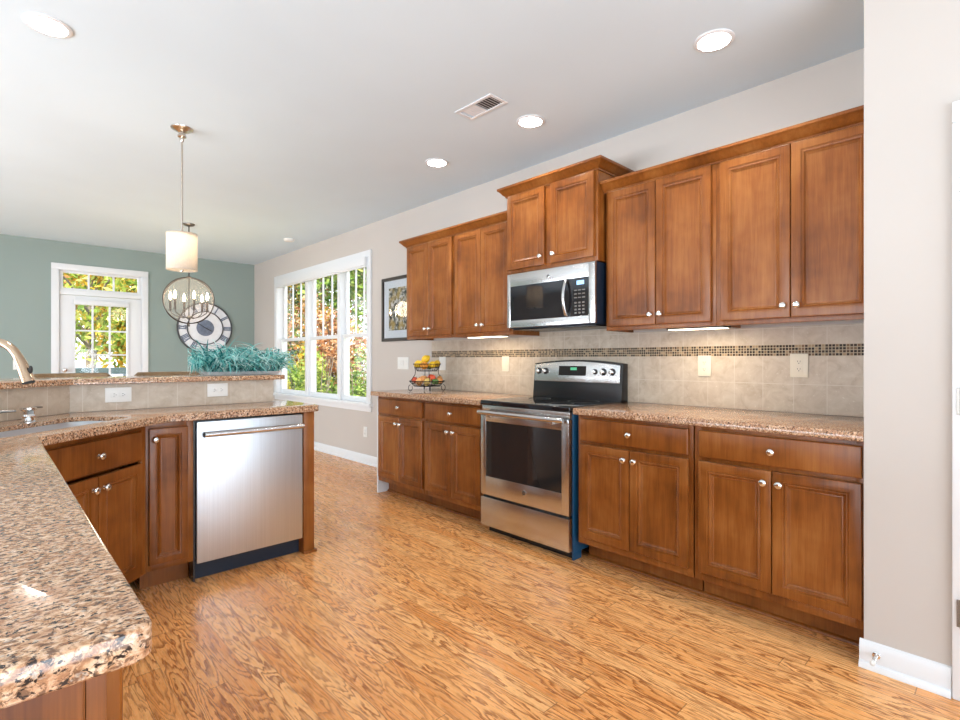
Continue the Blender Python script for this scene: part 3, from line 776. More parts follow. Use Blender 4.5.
m = MB().tube([(.535, -.020, .062)] + [(.535, -.020-.040*math.sin(PI*(.10+.80*i/10)), .068 + .222*i/10) for i in range(11)] + [(.535, -.020, .296)], .0115, 12)
m.build('door_handle', M['steel'], mw, smooth=50)
for r_ in range(4):
    for c_ in range(3): MB().box((.595+.030*c_, -.0186, .070+.022*r_), (.612+.030*c_, -.0176, .080+.022*r_)).build('button', M['gunmetal'], mw)
for r_ in range(3):
    for c_ in range(3): MB().box((.592+.031*c_, -.0186, .170+.024*r_), (.614+.031*c_, -.0176, .177+.024*r_)).build('button', M['gunmetal'], mw)
MB().box((.612, -.0186, .256), (.668, -.0176, .282)).build('display', M['lcd'], mw)
emblem(mw, MW*.505, -.0205, .340, .013)
m = MB(); m.box((.02, .02, -.012), (MW-.02, MD-.03, -.0005)); m.build('grease_filter', M['black'], mw, bevel=.003)

# ---------------------------------------------------------------- dishwasher
dw = thing('dishwasher', 'stainless dishwasher with bar handle at the end of the peninsula', 'dishwasher', (.800, 3.052, 0))
MB().box((.002, .030, .10), (.598, .45, .868)).build('tub', M['black'], dw)
MB().box((.006, 0, .100), (.596, .028, .862)).build('door', M['steel_v'], dw, bevel=.004)
m = MB().tube([(.034, -.038, .795), (.3, -.0405, .795), (.585, -.038, .795)], .0150, 14)
hd = m.build('handle', M['steel'], dw, smooth=40)
for x in (.062, .548): MB().lathe([(.008, 0), (.008, .034)], 12, (x, 0, .795), 'y').build('handle_post', M['steel'], dw, smooth=40)
MB().lathe([(.0152, 0), (.0152, .004)], 14, (.030, -.038, .795), 'x').build('handle_cap', M['slot'], dw, smooth=40)
MB().box((-.005, .060, .0), (.598, .075, .100)).build('toe_panel', M['dark_blue'], dw)
MB().box((-.0068, .021, .0), (.0015, .10, .868)).build('side_seal', M['black'], dw)

# ---------------------------------------------------------------- sink, faucet, soap dispenser
sk = thing('kitchen_sink', 'stainless undermount sink set diagonally in the granite peninsula', 'sink', (*diag((SK['s0']+SK['s1'])/2, (SK['v0']+SK['v1'])/2), .8930), PI/4)
hs, hv = (SK['s1']-SK['s0'])/2, (SK['v1']-SK['v0'])/2
def rr(d, z, r): return [(x, y, z) for x, y in rrect(-hs+d, hs-d, -hv+d, hv-d, r)]
MB().rings([rr(-.018, -.003, .07), rr(-.018, 0, .07), rr(-.002, 0, .06), rr(.0, -.003, .06), rr(.004, -.15, .055), rr(.03, -.195, .04), rr(.03, -.198, .04)][::1], cap0=False, cap1=True).build('basin', M['satin'], sk, smooth=50)
MB().lathe([(.045, 0), (.045, .003), (.036, .003), (.034, .0005), (.001, .0005)], 24, (0, 0, -.1975)).build('drain', M['chrome'], sk, smooth=40)
fa = thing('faucet', 'champagne pull-down kitchen faucet arching over the sink', 'faucet', (-.05, 3.03, .9142), -PI/4)
MB().lathe([(.030, 0), (.030, .008), (.022, .014), (.0195, .05), (.0185, .14)], 24).build('base', M['champagne'], fa, smooth=40)
# neck: up, over, down towards +x local
def crom(K, n=6):
    K = [Vector(k) for k in K]; K = [2*K[0]-K[1]] + K + [2*K[-1]-K[-2]]; out = []
    for i in range(1, len(K)-2):
        for j in range(n):
            t = j/n; p0, p1, p2, p3 = K[i-1:i+3]
            out.append(.5*((2*p1) + (p2-p0)*t + (2*p0-5*p1+4*p2-p3)*t*t + (3*p1-p0-3*p2+p3)*t**3))
    return [tuple(q) for q in out + [K[-2]]]
P = crom([(0, 0, .10), (0, 0, .20), (.004, 0, .275), (.035, 0, .330), (.085, 0, .356), (.130, 0, .352), (.170, 0, .326), (.196, 0, .290)])
MB().tube(P, .0165, 18).build('neck', M['champagne'], fa, smooth=60)
Q = crom([(.192, 0, .297), (.207, 0, .268), (.222, 0, .232), (.237, 0, .190)], 4)
sh_ = MB().tube(Q, [.0168 + .0075*i/(len(Q)-1) for i in range(len(Q))], 20).build('spray_head', M['champagne'], fa, smooth=50)
MB().tube([Q[-1], tuple(Vector(Q[-1]) + Vector((.0012, 0, -.004)))], .0215, 20).build('nozzle', M['slot'], sh_, smooth=50)
m = MB().ball((.246, 0, .243), .011, scale=(.6, .8, 1.5)); m.build('spray_button', M['slot'], sh_, smooth=60)
MB().tube([(.055, .015, 0), (.055, .015, .048), (.055, .015, .058)], [.015, .014, .015], 16).build('lever_base', M['gunmetal'], fa, smooth=40)
MB().tube([(.055, .015, .056), (.082, .045, .062), (.112, .075, .062)], [.008, .0065, .005], 10).build('lever', M['gunmetal'], fa, smooth=60)
sd = thing('soap_dispenser', 'dark nickel soap dispenser pump on the counter behind the sink', 'soap dispenser', (.128, 3.115, .9142), .75)
MB().lathe([(.031, 0), (.031, .005), (.024, .009), (.021, .020), (.027, .028), (.022, .036), (.024, .052), (.031, .058), (.031, .066), (.006, .069)], 24).build('pump_body', M['chrome'], sd, smooth=35)
MB().tube([(0, 0, .060), (.035, 0, .064), (.068, 0, .062)], [.006, .0048, .004], 10).build('spout', M['gunmetal'], sd, smooth=60)

# ---------------------------------------------------------------- outlets and switches
def plate(name, label, loc, rotz, w_, h_, kind, mat, cat='outlet', group='wall outlets', horizontal=False):
    t = thing(name, label, cat, loc, rotz, group)
    MB().box((-w_/2, -.006, -h_/2), (w_/2, -.0003, h_/2)).build('cover_plate', mat, t, bevel=.002)
    if kind == 'outlet':
        for q in (-.020, .020):
            x, z = (q, 0) if horizontal else (0, q)
            MB().box((x-.0155, -.0085, z-.0140), (x+.0155, -.0055, z+.0140)).build('receptacle', mat, t, bevel=.003)
            m = MB()
            for d in (-.006, .006):
                if horizontal: m.box((x-.004, -.0089, z+d-.001), (x+.004, -.0084, z+d+.001))
                else: m.box((x+d-.001, -.0089, z-.002), (x+d+.001, -.0084, z+.006))
            if horizontal: m.box((x+.007, -.0089, z-.002), (x+.010, -.0084, z+.002))
            else: m.box((x-.002, -.0089, z-.010), (x+.002, -.0084, z-.006))
            m.build('slot', M['slot'], t)
    else:
        n = kind
        for i in range(n):
            x = (i-(n-1)/2)*.046
            MB().box((x-.016, -.0095, -.032), (x+.016, -.0055, .032)).build('rocker', mat, t, bevel=.002)
    return t
plate('wall_outlet', 'almond outlet with a wide plate below the mosaic stripe, by the pantry wall', (XT-.001, .818, 1.167), R90, .086, .126, 'outlet', M['almond'])
plate('wall_outlet', 'almond outlet below the mosaic stripe, just below the under-cabinet light', (XT-.001, 1.320, 1.160), R90, .078, .126, 'outlet', M['almond'])
plate('wall_switch', 'almond switch on the backsplash between the fruit stand and the range', (XT-.001, 2.976, 1.162), R90, .078, .126, 1, M['almond'], 'switch', 'wall switches')
plate('wall_switch', 'white switch plate partly behind the fruit stand', (XT-.001, 3.805, 1.160), R90, .092, .126, 1, M['plate'], 'switch', 'wall switches')
plate('wall_switch', 'white wide switch plate on the wall below the framed picture', (XW-.0005, 4.465, 1.160), R90, .195, .126, 3, M['plate'], 'switch', 'wall switches')
plate('wall_outlet', 'beige outlet low on the wall below the triple window', (XW-.0005, 5.215, .365), R90, .075, .118, 'outlet', M['plate'])
plate('wall_outlet', 'sideways outlet on the bar tile over the narrow cabinet, facing the sink', (.526, YS-.0005, 1.000), 0, .124, .082, 'outlet', M['plate'], horizontal=True)
plate('wall_outlet', 'sideways outlet on the bar tile above the dishwasher', (1.046, YS-.0005, 1.006), 0, .120, .082, 'outlet', M['plate'], horizontal=True)
plate('wall_switch', 'white switch on the sage wall beside the patio door', (.247, YG-.0005, 1.13), 0, .075, .120, 1, M['plate'], 'switch', 'wall switches')

# ---------------------------------------------------------------- framed picture
def art_mat():
    m_, nt, b = new_mat('autumn_tree_print'); h = N(nt)
    v = h.coord()
    f = h.noise(v, 26, 5, 0.7); g = h.noise(v, 9, 3)
    c = h.ramp(f, [(0.38, (0.015, 0.016, 0.012)), (0.48, (0.10, 0.10, 0.07)), (0.56, (0.45, 0.43, 0.38)), (0.66, (0.66, 0.66, 0.66))])
    c = h.mix(h.ramp(g, [(0.45, (0, 0, 0)), (0.62, (0.75, 0.75, 0.75))]), c, (0.42, 0.28, 0.06, 1))
    h.l(c, b.inputs['Base Color']); b.inputs['Roughness'].default_value = 0.8
    return m_
pf = thing('framed_picture', 'dark framed print with a wide pale mat, half hidden behind the upper cabinet', 'picture', (XW-.001, 4.435, 1.735), R90)
PW, PH = .405, .342
m = MB(); fw_ = .035
m.box((-PW, -.028, -PH), (-PW+fw_, -.0005, PH)); m.box((PW-fw_, -.028, -PH), (PW, -.0005, PH)); m.box((-PW+fw_, -.028, -PH), (PW-fw_, -.0005, -PH+fw_)); m.box((-PW+fw_, -.028, PH-fw_), (PW-fw_, -.0005, PH))
m.build('frame', M['frame_black'], pf, bevel=.004)
MB().box((-PW+fw_, -.012, -PH+fw_), (PW-fw_, -.002, PH-fw_)).build('mat_board', M['mat_board'], pf)
MB().box((-PW+.125, -.0135, -PH+.115), (PW-.125, -.0122, PH-.115)).build('print', art_mat(), pf)
MB().box((-PW+fw_, -.0185, -PH+fw_), (PW-fw_, -.0170, PH-fw_)).build('glazing', M['pic_glass'], pf)

# ---------------------------------------------------------------- wall clock
M['clock_white'] = plain('whitewashed_dial', (0.80, 0.80, 0.82), 0.6, vary=.06, nscale=14)
M['clock_blue'] = plain('slate_blue_paint', (0.16, 0.19, 0.26), 0.5, vary=.2, nscale=25)
M['clock_rim'] = plain('weathered_rim', (0.075, 0.078, 0.085), 0.45, .4)
ck = thing('wall_clock', 'large round wall clock with slate blue roman numerals on the sage wall', 'clock', (2.400, YG-.001, 1.681))
CRR = .372; ck.scale = (1.05, 1, 1.05)
MB().lathe([(CRR-.01, 0), (CRR-.01, .014)], 64, (0, 0, 0), 'y').build('dial', M['clock_white'], ck, smooth=30)
m = MB(); 
for (r0, r1) in ((CRR-.020, CRR), (.232, .246)): m.lathe([(r0, .0142), (r0, .026), ((r0+r1)/2, .029), (r1, .026), (r1, .0142 if r1 < .3 else 0)], 64, (0, 0, 0), 'y', cap0=False, cap1=False)
m.build('rim', M['clock_rim'], ck, smooth=40)
ROM = ['XII', 'I', 'II', 'III', 'IIII', 'V', 'VI', 'VII', 'VIII', 'IX', 'X', 'XI']
for i, s_ in enumerate(ROM):
    m = MB(); a = -2*PI*i/12
    ws = {'I': .020, 'V': .040, 'X': .040}; tot = sum(ws[c] for c in s_); x = -tot/2
    Rm = Matrix.Rotation(-a, 4, 'Y')
    def bar(x0, z0, x1, z1, wd=.011):
        d = Vector((x1-x0, 0, z1-z0)); n_ = Vector((d.z, 0, -d.x)).normalized()*wd/2
        q = [Vector((x0, 0, z0)), Vector((x1, 0, z1))]
        V8 = [q[0]-n_, q[0]+n_, q[1]+n_, q[1]-n_]
        m.rings([[tuple(Rm @ (p + Vector((0, -.0143, 0)))) for p in V8], [tuple(Rm @ (p + Vector((0, -.021, 0)))) for p in V8]])
    z0, z1 = .256, .342
    for c in s_:
        w_ = ws[c]; cx = x + w_/2
        if c == 'I': bar(cx, z0, cx, z1, .014)
        if c == 'V': bar(cx-.014, z1, cx, z0, .013); bar(cx+.014, z1, cx, z0, .009)
        if c == 'X': bar(cx-.014, z1, cx+.014, z0, .013); bar(cx+.014, z1, cx-.014, z0, .009)
        x += w_
    bar(-tot/2, z0, tot/2, z0, .008); bar(-tot/2, z1, tot/2, z1, .008)
    m.build('numeral', M['clock_blue'], ck)
MB().lathe([(.118, .0142), (.118, .020), (.105, .023), (.001, .023)], 40, (0, 0, 0), 'y').build('center_disc', M['clock_blue'], ck, smooth=30)
for ang, L, wd in ((math.radians(118), .10, .010), (math.radians(-58), .13, .008)):
    Rm = Matrix.Rotation(-ang, 4, 'Y') if False else Matrix.Rotation(ang, 4, 'Y')
    MB().box((-wd/2, -.030, -.03), (wd/2, -.026, L), mat=Rm).build('clock_hand', M['frame_black'], ck)

# ---------------------------------------------------------------- ceiling fixtures
def can_light(label, x, y, e=26):
    t = thing('recessed_light', label, 'ceiling light', (x, y, ZC), 0, 'recessed ceiling lights')
    MB().lathe([(.092, -.0005), (.092, -.004), (.086, -.008), (.074, -.008), (.070, -.0005)], 40, cap0=False, cap1=False).build('trim_ring', M['white'], t, smooth=40)
    MB().lathe([(.0695, -.006), (.068, -.0008)], 40, cap0=True, cap1=True).build('lens', M['lens'], t, smooth=40)
    lamp('recessed_lamp', 'SPOT', (x, y, ZC-.014), e, (1, .94, .86), spot_size=math.radians(150), spot_blend=1.0, shadow_soft_size=.06)
can_light('lit recessed ceiling light over the counter beside the pantry wall', 2.540, 1.027)
can_light('lit recessed ceiling light beside the ceiling air vent, before the raised cabinet', 2.540, 2.195)
can_light('lit recessed ceiling light before the upper cabinets at the window end', 2.540, 3.160)
can_light('lit recessed ceiling light with a shadowed rim above the sink, apart from the row', .195, 3.100)
vt = thing('air_vent', 'white ceiling air vent with a dark grille half', 'vent', (2.176, 2.280, ZC))
m = MB(); X0, X1, Y0, Y1 = -.075, .075, -.158, .158
m.box((X0, Y0, -.006), (X0+.022, Y1, -.0004)); m.box((X1-.022, Y0, -.006), (X1, Y1, -.0004)); m.box((X0+.022, Y0, -.006), (X1-.022, Y0+.022, -.0004)); m.box((X0+.022, Y1-.022, -.006), (X1-.022, Y1, -.0004))
m.build('frame', M['white'], vt, bevel=.002)
m = MB()
for i in range(12):
    y = Y0+.028 + .0215*i/1.0
    if y > Y1-.026: break
    tilt = .010 if y < 0 else -.010
    m.rings([[(X0+.022, y, -.005), (X0+.022, y+.0015, -.005), (X0+.022, y+.0015+tilt, -.0006), (X0+.022, y+tilt, -.0006)], [(X1-.022, y, -.005), (X1-.022, y+.0015, -.005), (X1-.022, y+.0015+tilt, -.0006), (X1-.022, y+tilt, -.0006)]])
m.build('louver', M['white'], vt)
MB().box((X0+.022, Y0+.022, -.0005), (X1-.022, -.004, -.0001)).build('duct_opening', M['slot'], vt)
v2 = thing('smoke_detector', 'small round white detector on the far ceiling near the window', 'smoke detector', (2.781, 6.477, ZC))
MB().lathe([(.065, -.0004), (.065, -.018), (.055, -.030), (.03, -.034), (.001, -.034)], 32).build('housing', M['plate'], v2, smooth=40)

# pendant over the peninsula
M['linen'] = None
M['iron'] = plain('dark_bronze', (.06, .05, .045), .35, .8)
def shade_mat(name, col, e):
    m_, nt, b = new_mat(name); h = N(nt)
    nt.nodes.remove(b)
    v = h.coord((1, 1, 1))
    f = h.noise(h.coord((240, 240, 60)), 1, 2)
    c = h.ramp(f, [(.35, tuple(x*.90 for x in col)), (.65, col)])
    d = h.n('ShaderNodeBsdfDiffuse'); tl = h.n('ShaderNodeBsdfTranslucent'); h.l(c, d.inputs[0]); h.l(c, tl.inputs[0])
    mx = h.n('ShaderNodeMixShader'); mx.inputs[0].default_value = .55
    h.l(d.outputs[0], mx.inputs[1]); h.l(tl.outputs[0], mx.inputs[2]); h.l(mx.outputs[0], nt.nodes['Material Output'].inputs[0])
    return m_
M['linen'] = shade_mat('linen', (0.80, 0.74, 0.66), 0)
M['diffuser'] = shade_mat('frosted_diffuser', (0.90, 0.86, 0.78), 0)
pd = thing('pendant_light', 'drum shade pendant hanging on a nickel rod over the peninsula', 'pendant light', (.931, 3.869, ZC))
MB().lathe([(.068, -.0004), (.066, -.006), (.045, -.018), (.026, -.026), (.020, -.032), (.020, -.042), (.026, -.047), (.026, -.058), (.014, -.066), (.012, -.085), (.008, -.092)], 32).build('canopy', M['nickel'], pd, smooth=35)
MB().lathe([(.0065, -.69), (.0065, -.088)], 14).build('rod', M['nickel'], pd, smooth=40)
zt, zb, rs = -.704, -.948, .092
MB().lathe([(rs, zb), (rs, zt), (rs-.002, zt), (rs-.002, zb)], 56, cap0=False, cap1=False).build('shade', M['linen'], pd, smooth=40)
MB().lathe([(rs+.001, zb), (rs+.001, zb+.012), (rs-.003, zb+.012), (rs-.003, zb)], 56, cap0=False, cap1=False).build('trim_band', M['linen'], pd, smooth=40)
MB().lathe([(rs+.001, zt-.012), (rs+.001, zt), (rs-.003, zt), (rs-.003, zt-.012)], 56, cap0=False, cap1=False).build('trim_band', M['linen'], pd, smooth=40)
MB().lathe([(rs-.004, zb+.004), (rs-.004, zb+.007)], 48).build('diffuser', M['diffuser'], pd, smooth=40)
m = MB()
for a in (0, 2*PI/3, 4*PI/3): m.tube([(0, 0, zt+.003), ((rs-.003)*math.cos(a), (rs-.003)*math.sin(a), zt-.003)], .002, 6)
m.build('spider', M['nickel'], pd)
MB().lathe([(.008, zb-.010), (.010, zb-.004), (.010, zb+.004)], 14).build('finial', M['nickel'], pd, smooth=40)
m = MB().ball((0, 0, (zt+zb)/2), .03); m.build('bulb', plain('pendant_bulb', (.9, .9, .9), .4, emit=(1, .85, .65), estr=6.0), pd, smooth=60)
lamp('pendant_lamp', 'POINT', (.931, 3.869, ZC+(zt+zb)/2+.055), 1.5, (1, .86, .68), shadow_soft_size=.03)

# orb chandelier over the dining end
def sheer_mat():
    m_, nt, b = new_mat('sheer_globe'); h = N(nt); nt.nodes.remove(b)
    tr = h.n('ShaderNodeBsdfTransparent'); d = h.n('ShaderNodeBsdfTranslucent'); d.inputs[0].default_value = (.85, .76, .70, 1)
    df = h.n('ShaderNodeBsdfDiffuse'); df.inputs[0].default_value = (.62, .56, .53, 1)
    mx = h.n('ShaderNodeMixShader'); mx.inputs[0].default_value = .5; h.l(d.outputs[0], mx.inputs[1]); h.l(df.outputs[0], mx.inputs[2])
    m2 = h.n('ShaderNodeMixShader'); m2.inputs[0].default_value = .075; h.l(tr.outputs[0], m2.inputs[1]); h.l(mx.outputs[0], m2.inputs[2])
    h.l(m2.outputs[0], nt.nodes['Material Output'].inputs[0]); return m_
CX, CY = 1.646, 6.545
RO = .268; ZO = 1.870
ch = thing('orb_chandelier', 'orb chandelier of crossing metal rings with lit candle bulbs', 'chandelier', (CX, CY, ZC))
q = ZO - ZC
MB().lathe([(.062, -.0004), (.060, -.010), (.045, -.022), (.012, -.028)], 28).build('canopy', M['gunmetal'], ch, smooth=35)
MB().lathe([(.006, q-RO-.02), (.006, -.026)], 10).build('rod', M['iron'], ch, smooth=40)
for a in (math.radians(6), math.radians(-34)):
    pts = [(RO*math.cos(t)*math.cos(a), RO*math.cos(t)*math.sin(a), q + RO*math.sin(t)*.97) for t in [2*PI*i/48 for i in range(48)]]
    MB().tube(pts, .006, 8, closed=True).build('orb_ring', M['iron'], ch, smooth=60)
MB().lathe([(.030, q+RO*.97-.004), (.034, q+RO*.97+.004), (.020, q+RO*.97+.012), (.008, q+RO*.97+.02)], 20).build('hub', M['gunmetal'], ch, smooth=40)
MB().lathe([(.004, q-RO-.030), (.011, q-RO-.018), (.006, q-RO-.004), (.014, q-RO+.006)], 16).build('hub', M['gunmetal'], ch, smooth=40)
MB().ball((0, 0, q), RO-.016, 40, 24, (1, 1, .97)).build('sheer_globe', sheer_mat(), ch, smooth=80)
for i in range(6):
    a = 2*PI*i/6 + math.radians(75.9 + 15); c, s_ = math.cos(a), math.sin(a); rc = .190
    P = [(0, 0, q-.185), (.06*c, .06*s_, q-.200), (.13*c, .13*s_, q-.178), (.178*c, .178*s_, q-.145), (rc*c, rc*s_, q-.115)]
    ar = MB().tube(P, .0048, 8).build('arm', M['iron'], ch, smooth=60)
    m = MB().lathe([(.018, q-.118), (.020, q-.112), (.0115, q-.108), (.0115, q+.005)], 14, (rc*c, rc*s_, 0)); m.build('candle_sleeve', M['iron'], ar, smooth=40)
    MB().lathe([(.006, q+.005), (.014, q+.030), (.015, q+.045), (.007, q+.075), (.001, q+.095)], 14, (rc*c, rc*s_, 0)).build('candle_bulb', M['bulb'], ar, smooth=60)
MB().lathe([(.010, q-.205), (.024, q-.195), (.016, q-.18), (.008, q-.17)], 18).build('hub', M['gunmetal'], ch, smooth=40)
lamp('chandelier_lamp', 'POINT', (CX, CY, ZO+.10), 5, (1, .84, .62), shadow_soft_size=.12)

# ---------------------------------------------------------------- plant on the bar
pl = thing('potted_grass', 'bushy teal artificial grass in a low white tray on the bar top', 'plant', (1.285, 3.770, 1.0943))
m = MB(); m.rings([[(x, y, z) for x, y in rrect(-a, a, -b, b, .02, 3)] for a, b, z in ((.235, .058, 0), (.250, .070, .022), (.245, .065, .022), (.232, .056, .008))], True, True)
m.build('tray', M['white'], pl, smooth=40)
tm = leaf_mat('teal_blades', (0.03, 0.22, 0.22), (0.26, 0.74, 0.71), (0.82, 0.98, 0.96))
m = MB()
rnd = random.Random(3)
for i in range(1300):
    bx = rnd.uniform(-.235, .235); by = rnd.uniform(-.05, .05)
    az = rnd.uniform(0, 2*PI); L = rnd.uniform(.18, .40); w0 = rnd.uniform(.003, .008)
    p = Vector((bx, by, .008)); n = 9
    el = rnd.uniform(.75, 1.5); d = Vector((math.cos(az)*math.cos(el), math.sin(az)*math.cos(el)*.8, math.sin(el)))
    bend = rnd.uniform(.15, .55); side = Vector((-math.sin(az), math.cos(az), 0))
    tw = rnd.uniform(-.28, .28); R_ = []
    for k in range(n+1):
        t = k/n; ww = w0*(1-t)**.6 + .0005
        nrm = (side + Vector((0, 0, .5*math.sin(3*t+az)))).normalized()
        R_.append((p - nrm*ww, p + nrm*ww))
        d = (d + Vector((math.cos(az)*.14, math.sin(az)*.10, -bend*t*1.1)) + side*tw).normalized()
        p = p + d*(L/n)
        p = Vector((max(-.31, min(.31, p.x)), max(-.22, min(.13, p.y)), max(.004, p.z)))
    base = len(m.v)
    for a_, b_ in R_: m.v += [tuple(a_), tuple(b_)]
    for k in range(n): m.f.append([base+2*k, base+2*k+1, base+2*k+3, base+2*k+2]); m.m.append(0)
fo = m.build('foliage', tm, pl)

# ---------------------------------------------------------------- bar stools
M['stool_wood'] = wood_mat('stool_wood', (0.13, 0.075, 0.035), (0.22, 0.135, 0.065), (0.33, 0.22, 0.115), .35)
def stool(label, x, y):
    t = thing('bar_stool', label, 'stool', (x, y, 0), 0, 'bar stools')
    MB().lathe([(.17, .70), (.20, .715), (.20, .745), (.185, .762), (.001, .765)], 32).build('seat', plain('stool_leather', (.10, .07, .05), .5), t, smooth=40)
    for sx in (-1, 1):
        for sy in (-1, 1): MB().tube([(sx*.20, sy*.20, 0), (sx*.13, sy*.13, .705)], [.015, .019], 10).build('leg', M['stool_wood'], t, smooth=40)
    pts = [(.165*math.cos(a), .165*math.sin(a), .25) for a in [2*PI*i/24 for i in range(24)]]
    MB().tube(pts, .009, 8, closed=True).build('foot_ring', M['nickel'], t, smooth=60)
    # curved back: rail and spindles on the far side
    def bp(a, z, r=.205): return (r*math.sin(a), r*math.cos(a)*.6 + .07, z)
    R_ = []
    for i in range(15):
        a = -1.25 + 2.5*i/14
        p = bp(a, 0)
        nx, ny = math.sin(a), math.cos(a)
        e = 1 if 0 < i < 14 else .6
        R_.append([(p[0]-nx*.016, p[1]-ny*.016, 1.070), (p[0]+nx*.016, p[1]+ny*.016, 1.070), (p[0]+nx*.017, p[1]+ny*.017, 1.070+.030*e), (p[0]+nx*.006, p[1]+ny*.006, 1.070+.040*e), (p[0]-nx*.010, p[1]-ny*.010, 1.070+.038*e), (p[0]-nx*.018, p[1]-ny*.018, 1.070+.028*e)])
    MB().rings(R_).build('back_rail', M['stool_wood'], t, smooth=50)
    for i in range(7):
        a = -1.1 + 2.2*i/6
        MB().tube([bp(a, .735, .17), bp(a, 1.075)], .008, 8).build('spindle', M['stool_wood'], t, smooth=50)
stool('wooden bar stool behind the bar, its curved back in line with the patio door', .385, 4.10)
stool('wooden bar stool behind the bar, its curved back between patio door and plant', .930, 4.10)

# ---------------------------------------------------------------- fruit stand
FX, FY = 2.861, 3.702
fs_ = thing('fruit_stand', 'two-tier black wire fruit stand on the granite counter', 'fruit stand', (FX, FY, .9142), .3)
def basket(name, r0, r1, z0, z1):
    m = MB()
    for r_, z in ((r0, z0), (r1, z1), ((r0+r1)/2, (z0+z1)/2)):
        m.tube([(r_*math.cos(2*PI*i/36), r_*math.sin(2*PI*i/36), z) for i in range(36)], .0045 if z == z1 else .0030, 6, closed=True)
    for i in range(28):
        a = 2*PI*i/28; m.tube([(r0*math.cos(a), r0*math.sin(a), z0), ((r1+.0)*math.cos(a), (r1)*math.sin(a), z1)], .0017, 5)
    for i in range(-4, 5):
        x = r0*i/4.6; y = math.sqrt(max(r0*r0-x*x, 0)); m.tube([(x, -y, z0), (x, y, z0)], .0016, 5); m.tube([(-y, x, z0), (y, x, z0)], .0016, 5)
    return m.build(name, M['wire'], fs_, smooth=60)
basket('lower_basket', .118, .158, .046, .090)
basket('upper_basket', .090, .122, .181, .244)
for a in [PI/4 + PI/2*i for i in range(4)]:
    c, s_ = math.cos(a), math.sin(a)
    P = [(.150*c, .150*s_, .060)]
    P += [((.150 + .018*math.sin(t))*c, (.150 + .018*math.sin(t))*s_, .030 - .0255*math.cos(t) if t > PI else .030 + .0 - .026*math.cos(t)) for t in [PI*.9 - PI*1.6*i/14 for i in range(15)]]
    P = [(x, y, max(z, .0035)) for x, y, z in P]
    MB().tube(P, .003, 7).build('scroll_foot', M['wire'], fs_, smooth=60)
    MB().tube([(.150*c, .150*s_, .085), (.135*c, .135*s_, .110), (.108*c, .108*s_, .150), (.104*c, .104*s_, .181), (.116*c, .116*s_, .232)], .003, 7).build('post', M['wire'], fs_, smooth=60)
fs_world = Matrix.Translation((FX, FY, .9142)) @ Matrix.Rotation(.3, 4, 'Z')
def cam_frame():   # right / away directions at the stand, to place fruit as seen
    v = Vector((FX, FY, 0)).normalized(); return Vector((v.y, -v.x, 0)), v
rt_, aw_ = cam_frame()
M['lemon'] = plain('lemon_skin', (.86, .55, .02), .38, vary=.10, nscale=60)
M['orange_skin'] = plain('orange_skin', (.80, .32, .03), .4, vary=.12, nscale=60)
M['red_apple'] = plain('red_skin', (.55, .075, .03), .28, vary=.45, nscale=18)
M['blush'] = plain('blush_skin', (.72, .34, .12), .3, vary=.4, nscale=16)
M['green_skin'] = plain('green_skin', (.10, .20, .05), .3, vary=.3, nscale=20)
M['pear_skin'] = plain('pear_skin', (.62, .45, .14), .35, vary=.25, nscale=22)
M['stem'] = plain('fruit_stem', (.08, .05, .02), .7)
def fruit(kind, mat, label, du, dv, z, r, tilt=(0, 0)):
    p = Vector((FX, FY, .9142)) + rt_*du + aw_*dv; p.z += z
    if kind == 'lemon': fn = lambda q: 1 + .22*abs(q.z)**9 ; sc_ = (1, 1, 1.12)
    elif kind == 'pear': fn = lambda q: 1 - .28*max(q.z, 0)**.8*(1-.35*max(q.z, 0)) ; sc_ = (1, 1, 1.42)
    elif kind == 'apple': fn = lambda q: 1 - .20*abs(q.z)**6 - (.06 if q.z < 0 else 0)*abs(q.z); sc_ = (1, 1, .97)
    else: fn = None; sc_ = (1, 1, 1)
    nm = {'lemon': 'lemon', 'pear': 'pear', 'apple': 'apple', 'orange': 'orange'}[kind]
    t = thing(nm, label, 'fruit', p, 0, 'fruit on the stand'); t.rotation_euler = (tilt[0], tilt[1], 0)
    MB().ball((0, 0, 0), r, 20, 14, sc_, fn=fn).build('flesh', mat, t, smooth=80)
    top_ = r*sc_[2]*(fn(Vector((0, 0, 1))) if fn else 1)
    MB().tube([(0, 0, top_-.004), (.001, 0, top_+.003), (.003, 0, top_+.010 if kind in ('apple', 'pear') else top_+.004)], .0016, 6).build('stem', M['stem'], t)
lem = .034
fruit('lemon', M['lemon'], 'yellow lemon at the window end of the upper basket', -.078, -.03, .181+.062, lem, (1.1, .4))
fruit('lemon', M['lemon'], 'lemon heaped on top, the highest fruit of the stand', -.012, .010, .181+.106, lem+.001, (.3, .9))
fruit('orange', M['orange_skin'], 'orange-yellow fruit in the middle of the upper basket, below the highest lemon', -.026, -.066, .181+.050, .035)
fruit('lemon', M['lemon'], 'lemon lying on its side in the upper basket beside the orange-yellow fruit',   .050, -.046, .181+.056, lem-.002, (.2, 1.5))
fruit('lemon', M['lemon'], 'lemon at the range end of the upper basket', .090, .026, .181+.066, lem-.003, (.9, -.6))
fruit('orange', M['orange_skin'], 'small orange deep in the upper basket behind the wires', -.038, .064, .181+.046, .029)
fruit('apple', M['green_skin'], 'green fruit deep in the upper basket behind the wires', .022, .040, .181+.036, .028)
fruit('apple', M['red_apple'], 'red apple at the window end of the lower basket', -.106, .010, .046+.052, .034, (.3, .2))
fruit('pear', M['blush'], 'blush pear leaning on the wires of the lower basket near the red apple', -.068, -.080, .046+.046, .032, (.5, -.3))
fruit('apple', M['blush'], 'reddish apple at the back of the lower basket behind the pale pear', -.030, .030, .046+.062, .037)
fruit('pear', M['pear_skin'], 'pale yellow pear in the front middle of the lower basket', .004, -.096, .046+.044, .030, (.4, .5))
